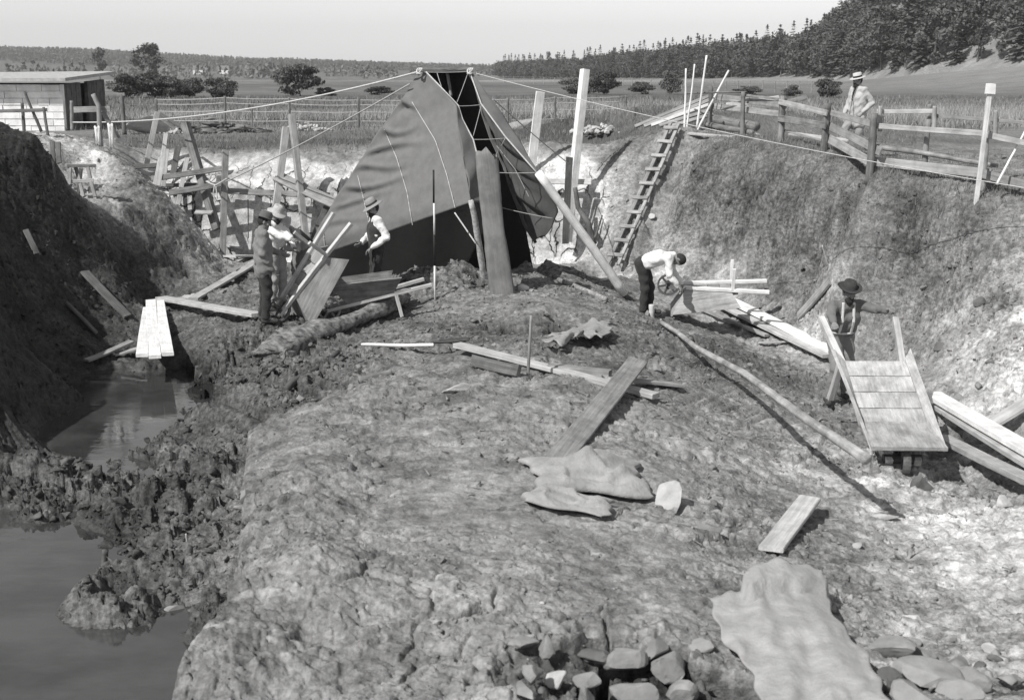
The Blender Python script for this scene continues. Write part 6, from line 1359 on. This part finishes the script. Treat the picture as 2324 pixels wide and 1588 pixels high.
    if 'braces' in out:
        for sx in (-1, 1):
            fv = Field(lo, hi, .009); a = pl + side * .085 * sx + fw * .125 + up * .1; m_ = ch + side * .082 * sx + fw * .135; c = j['neck'] + side * .075 * sx - up * .0 + fw * .0 ; back = pl + side * .06 * sx - fw * .13 + up * .1; bk2 = ch + side * .075 * sx - fw * .13
            for u, w_ in ((a, m_), (m_, c + fw * .06 + up * .005), (c + fw * .06 + up * .005, c - fw * .05), (c - fw * .05, bk2), (bk2, back)):
                for o_ in (-.012, 0, .012): fv.cone(u + side * o_, w_ + side * o_, .009, .009, .004)
            put('strap', fv, out['braces'])
        fb = Field(lo, hi, .01)
        n_ = 22; ring = [pl + up * .105 + side * .2 * math.cos(2 * math.pi * k / n_) + fw * .135 * math.sin(2 * math.pi * k / n_) for k in range(n_ + 1)]
        for u, w_ in zip(ring[:-1], ring[1:]): fb.cone(u, w_, .014, .014, .004)
        put('waistband', fb, out['braces'])
    if out.get('tie'):
        n0 = j['neck'] + fw * .068 + up * .0
        f = Field(lo, hi, .009); f.cone(j['neck'] + up * .02 - side * .055, j['neck'] + up * .02 + fw * .07, .02, .02, .01); f.cone(j['neck'] + up * .02 + side * .055, j['neck'] + up * .02 + fw * .07, .02, .02, .01); f.cone(j['neck'] + up * .02 - side * .055, j['neck'] + up * .03 - fw * .06, .02, .02, .01); f.cone(j['neck'] + up * .02 + side * .055, j['neck'] + up * .03 - fw * .06, .02, .02, .01); put('collar', f, 'white_shirt')
        c1 = ch + fw * .128 + up * .12; c2 = ch + fw * .143 - up * .02; c3 = pl + fw * .14 + up * .05
        f = Field(lo, hi, .009); f.cone(n0, c1, .016, .016, .006); f.cone(c1, c2, .016, .022, .006); put('tie', f, 'black')
        f = Field(lo, hi, .009)
        for sx in (-1, 1): f.cone(n0 + side * .05 * sx, c2 + side * .012 * sx, .012, .016, .006); f.cone(c2 + side * .012 * sx, c3 - up * .2 + side * .09 * sx + fw * .02, .008, .008, .004)
        put('lapel', f, out['tie'])
    for q in 'rl':
        f = Field(np.minimum(j[q + 'a'], j[q + 't']) - .12, np.maximum(j[q + 'a'], j[q + 't']) + np.array([.12, .12, .1]), .01); d = j[q + 't'] - j[q + 'a']; f.cone(j[q + 'a'] + np.array([0, 0, .03]), j[q + 'a'] - np.array([0, 0, .03]), .05, .05, .02); f.cone(j[q + 'a'] - np.array([0, 0, .035]) - d * .15, j[q + 't'] - np.array([0, 0, .002]), .046, .042, .03); put('boot', f, 'leather')
    hr = Field(j['head'] - .2, j['head'] + .2, .008); hr.ell(j['head'] + hu * .02 - hf * .012, (.083, .1, .11), HR, 0); n_ = hf * .8 - hu * .6; hr.cut(n_, hp(0, .03, .015)); put('hair', hr, out.get('hair', 'hair'))
    if out.get('beard'):
        bd = Field(j['head'] - .25, j['head'] + .2, .008); bd.ell(hp(0, .04, -.085), (.06, .062, .06), HR, 0); bd.cone(hp(-.03, .088, -.045), hp(.03, .088, -.045), .014, .014, .02); bd.cone(hp(0, .07, -.1), hp(0, .075, -.1 - .05 * out['beard']), .045, .03, .03); bd.cut(-hf * .3 + hu * 1.0, hp(0, .06, -.036)) if False else None; put('beard', bd, out.get('beardmat', 'hair'))
    if 'hat' in out:
        kind, mt = out['hat']; P = {'boater': [(.0, .118), (.075, .118), (.088, .112), (.09, .03), (.092, .024), (.15, .018), (.168, .012), (.168, .004), (.09, .006), (.085, .0)], 'felt': [(0, .115), (.035, .128), (.07, .122), (.092, .09), (.098, .03), (.1, .02), (.13, .016), (.158, .026), (.162, .02), (.13, .008), (.095, .004)],
            'straw': [(0, .13), (.05, .132), (.08, .118), (.092, .07), (.099, .025), (.104, .02), (.15, .01), (.18, -.004), (.18, -.01), (.145, .0), (.095, .006)], 'brim': [(0, .11), (.04, .13), (.08, .12), (.1, .06), (.104, .025), (.108, .018), (.15, .01), (.172, .03), (.176, .026), (.15, .0), (.1, .0)]}[kind]
        V = []; F = []; n_ = 36; tl = out.get('hattilt', 0); top = hp(0, -.008, .052)
        for (r_, z) in P:
            for k in range(n_):
                a = 2 * math.pi * k / n_; dent = -.018 * math.exp(-(math.sin(a) * r_ / .03) ** 2) if kind in ('felt', 'brim', 'straw') and r_ < .05 else 0; curl = (.022 * abs(math.cos(a)) ** 3 if r_ > .12 and kind == 'brim' else 0) - (.014 * math.sin(a) ** 2 * (r_ > .13) if kind in ('felt', 'straw') else 0)
                x, y, zz = r_ * math.cos(a) * .93, r_ * math.sin(a) * 1.08, z + dent + curl; y, zz = y * math.cos(tl) - zz * math.sin(tl), y * math.sin(tl) + zz * math.cos(tl); V.append(Vector(tuple(top + HR @ np.array([x, y, zz]))))
        for i in range(len(P) - 1):
            for k in range(n_): F.append((i * n_ + k, (i + 1) * n_ + k, (i + 1) * n_ + (k + 1) % n_, i * n_ + (k + 1) % n_))
        h_o = mesh_obj('hat', V, F, M[mt], smooth=True); h_o.parent = e
        if out.get('band'):
            V2 = []; zb, zt, rb = (.024, .062, .0945) if kind == 'boater' else (.024, .056, .104)
            for z, rr2 in ((zb, rb), (zt, rb - (.001 if kind == 'boater' else .006))):
                for k in range(n_):
                    a = 2 * math.pi * k / n_; x, y, zz = rr2 * math.cos(a) * .93, rr2 * math.sin(a) * 1.08, z; y, zz = y * math.cos(tl) - zz * math.sin(tl), y * math.sin(tl) + zz * math.cos(tl); V2.append(Vector(tuple(top + HR @ np.array([x, y, zz]))))
            bo_ = mesh_obj('band', V2, [(k, (k + 1) % n_, n_ + (k + 1) % n_, n_ + k) for k in range(n_)], M[out['band']], smooth=True); bo_.parent = h_o
    return e
def stand(**kw):
    J = dict(pel=(0, 0, .95), chest=(0, .01, 1.24), neck=(0, .0, 1.47), head=(0, .03, 1.60), rs=(.185, 0, 1.41), ls=(-.185, 0, 1.41), re=(.23, -.02, 1.13), le=(-.23, -.02, 1.13), rw=(.23, .08, .89), lw=(-.23, .08, .89),
             rh=(.09, 0, .92), lh=(-.09, 0, .92), rk=(.1, .03, .5), lk=(-.1, .03, .5), ra=(.11, -.02, .085), la=(-.11, -.02, .085), rt=(.13, .15, .045), lt=(-.13, .15, .045)); J.update(kw); return J
def hd(dx, dy): return -math.atan2(dx, dy)      # heading whose forward is the world direction (dx, dy)
# man in the grey jacket, seen from behind at the left barrow
p = on(603, 736); person('man in a grey jacket and round felt hat standing with his back half turned', p, hd(.93, .36), stand(re=(.24, -.05, 1.13), rw=(.2, .1, .88), le=(-.22, .12, 1.16), lw=(-.1, .3, 1.08), head=(0, .05, 1.6)), dict(trousers='dark_trousers', top='tweed', topname='jacket', hem=.22, fat=.01, sleeve=.97, hat=('felt', 'felt_hat'), face=(.15, 1, -.2), rcurl=(0, 1, 0)))
# man in the white shirt handing something over the barrow
p = aty(628, 610, 21.5); p.z = gz(p.x, p.y); J = stand(head=(0, .06, 1.6)); el, wr = ik(J['rs'], (.12, .52, 1.24), .29, .27, (1, 0, -1)); J['re'], J['rw'] = el, wr; el, wr = ik(J['ls'], (-.05, .42, 1.05), .29, .27, (-1, 0, -1)); J['le'], J['lw'] = el, wr
person('man in a white shirt and broad pale hat reaching out over the upturned barrow', p, hd(.80, -.6), J, dict(trousers='overall', top='white_shirt', waist=.12, sleeve=.9, hat=('straw', 'pale_hat'), face=(.2, 1, -.35), beard=.4, rcurl=(0, 0, -1), rgrip=.5))
q = Vector((math.cos(hd(.8, -.6)) * J['rw'][0] - math.sin(hd(.8, -.6)) * J['rw'][1], math.sin(hd(.8, -.6)) * J['rw'][0] + math.cos(hd(.8, -.6)) * J['rw'][1], J['rw'][2])) + p
V = []; F = []
for i, (r_, z) in enumerate(((.02, .0), (.12, .01), (.2, .07), (.205, .075), (.195, .08), (.115, .02), (.02, .012))):
    for k in range(28): a = 2 * math.pi * k / 28; V.append((r_ * math.cos(a), r_ * math.sin(a) * .8, z))
for i in range(6):
    for k in range(28): F.append((i * 28 + k, i * 28 + (k + 1) % 28, (i + 1) * 28 + (k + 1) % 28, (i + 1) * 28 + k))
o = mesh_obj('dark_bowl', V, F, M['black'], smooth=True); o.location = q + Vector((.26, -.08, -.02)); o.rotation_euler = (R(-25), R(38), R(-20)); tag(o, 'dark shallow bowl held out between the two men behind the barrow', 'bowl')
# third man, stooping beside the tent corner
p = aty(684, 615, 22.0); p.z = gz(p.x, p.y); J = stand(pel=(0, -.06, .9), chest=(0, .14, 1.12), neck=(0, .28, 1.28), head=(0, .38, 1.34), rs=(.18, .25, 1.22), ls=(-.18, .25, 1.22), rh=(.09, -.05, .87), lh=(-.09, -.05, .87), rk=(.11, .05, .47), lk=(-.11, .05, .47))
for s_, wv in (('r', (.16, .55, .95)), ('l', (-.12, .58, .98))):
    el, wr = ik(J[s_ + 's'], wv, .28, .27, (.5 if s_ == 'r' else -.5, -.3, -1)); J[s_ + 'e'], J[s_ + 'w'] = el, wr
person('stooping man in light overalls and pale hat beside the left corner of the tent', p, hd(-.55, -.83), J, dict(trousers='grey_trousers', top='overall', sleeve=.9, hat=('straw', 'pale_hat'), face=(0, .7, -.7)))
# man with the waistcoat
p = on(858, 683); J = stand(head=(0, .05, 1.6)); J['le'], J['lw'] = (-.27, -.13, 1.14), (-.2, .12, .96); J['re'], J['rw'] = (.25, .05, 1.15), (.1, .24, 1.02)
person('bearded man in a dark waistcoat and straw hat watching in front of the tent', p, hd(-.96, -.28), J, dict(trousers='dark_trousers', top='white_shirt', vest='vest', waist=.12, hat=('straw', 'worn_straw'), band='dark_hat', beard=1., face=(-.1, 1, -.12), lcurl=(0, .3, -1), lgrip=.4, hattilt=R(-8)))
# stooping man on the right
p = on(1463, 706); J = stand(pel=(0, -.06, .93), chest=(0, .23, 1.04), neck=(0, .47, 1.09), head=(0, .585, 1.02), rs=(.17, .42, 1.05), ls=(-.17, .42, 1.05), rh=(.09, -.04, .9), lh=(-.09, -.04, .9), rk=(.1, -.0, .5), lk=(-.1, .08, .5), la=(-.1, .08, .085), lt=(-.12, .25, .045))
for s_, wv in (('r', (.16, .60, .55)), ('l', (-.1, .64, .56))):
    el, wr = ik(J[s_ + 's'], wv, .29, .27, (.5 if s_ == 'r' else -.5, -1, 0)); J[s_ + 'e'], J[s_ + 'w'] = el, wr
person('bareheaded man in a white shirt bending low over the overturned barrow', p, hd(.98, -.2), J, dict(trousers='dark_trousers', top='white_shirt', waist=.07, sleeve=.92, face=(0, .3, -1), fat=.008, rgrip=.8, lgrip=.8))
# man holding the tipped barrow
bmx = BC.matrix_world.copy(); s_ = 1.46
gR = bmx @ (Vector((-1.30, -.278, .225)) * s_); gL = bmx @ (Vector((-1.86, .345, .33)) * s_)
p = Vector((gR.x * .55 + gL.x * .45 - .12, max(gR.y, gL.y) + .28, 0)); p = on(1902, 908); p.z = gz(p.x, p.y); h_ = hd(.12, -1); Ri = Matrix.Rotation(-h_, 3, 'Z'); J = stand(pel=(0, -.05, .92), chest=(0, .06, 1.2), neck=(0, .12, 1.43), head=(0, .16, 1.56), rs=(.19, .1, 1.37), ls=(-.19, .1, 1.37), rk=(.13, .2, .5), rh=(.1, -.04, .9), lh=(-.1, -.04, .9), ra=(.2, .1, .09), rt=(.24, .27, .05), lk=(-.1, .1, .5), la=(-.1, -.16, .09), lt=(-.12, .0, .05))
print('grips', gR, gL, p)
for q, g_, hint in (('r', gR, (1, -.3, -.2)), ('l', gL, (-.6, -.4, -1))):
    lw_ = Ri @ (g_ - p); dv = np.array(lw_); s0 = np.array(J[q + 's']); dv = dv - (dv - s0) / np.linalg.norm(dv - s0) * .075; el, wr = ik(s0, dv, .30, .28, hint); J[q + 'e'], J[q + 'w'] = el, wr
BARROW_MAN = person('bearded man in a dark hat, striped shirt and white braces holding up the tipped barrow', p, h_, J, dict(trousers='grey_trousers', top='work_shirt', waist=.11, sleeve=.86, braces='braces', hat=('brim', 'dark_hat'), beard=.7, face=(-.05, 1, -.15), rgrip=.95, lgrip=.95, rcurl=(-.3, 0, -1), lcurl=(.3, 0, -1)))
# gentleman behind the fence
p = aty(1940, 356, 27.3); p.z = gz(p.x, p.y); J = stand(rk=(.1, .26, .52), ra=(.1, .30, .12), rt=(.12, .48, .06), lk=(-.1, .0, .5), la=(-.1, -.3, .12), lt=(-.1, -.14, .045), le=(-.28, -.16, 1.15), lw=(-.2, .03, .95), re=(.24, .05, 1.14), rw=(.18, .2, .93), head=(0, .04, 1.605), neck=(0, .01, 1.48))
person('gentleman in a light suit and straw boater walking behind the plank fence', p, hd(-.92, -.4), J, dict(trousers='suit_trousers', tie='suit_edge', top='light_suit', topname='jacket', hem=.33, fat=.02, sleeve=.98, hat=('boater', 'straw_hat'), band='black', beard=.5, face=(.05, 1, -.1)))
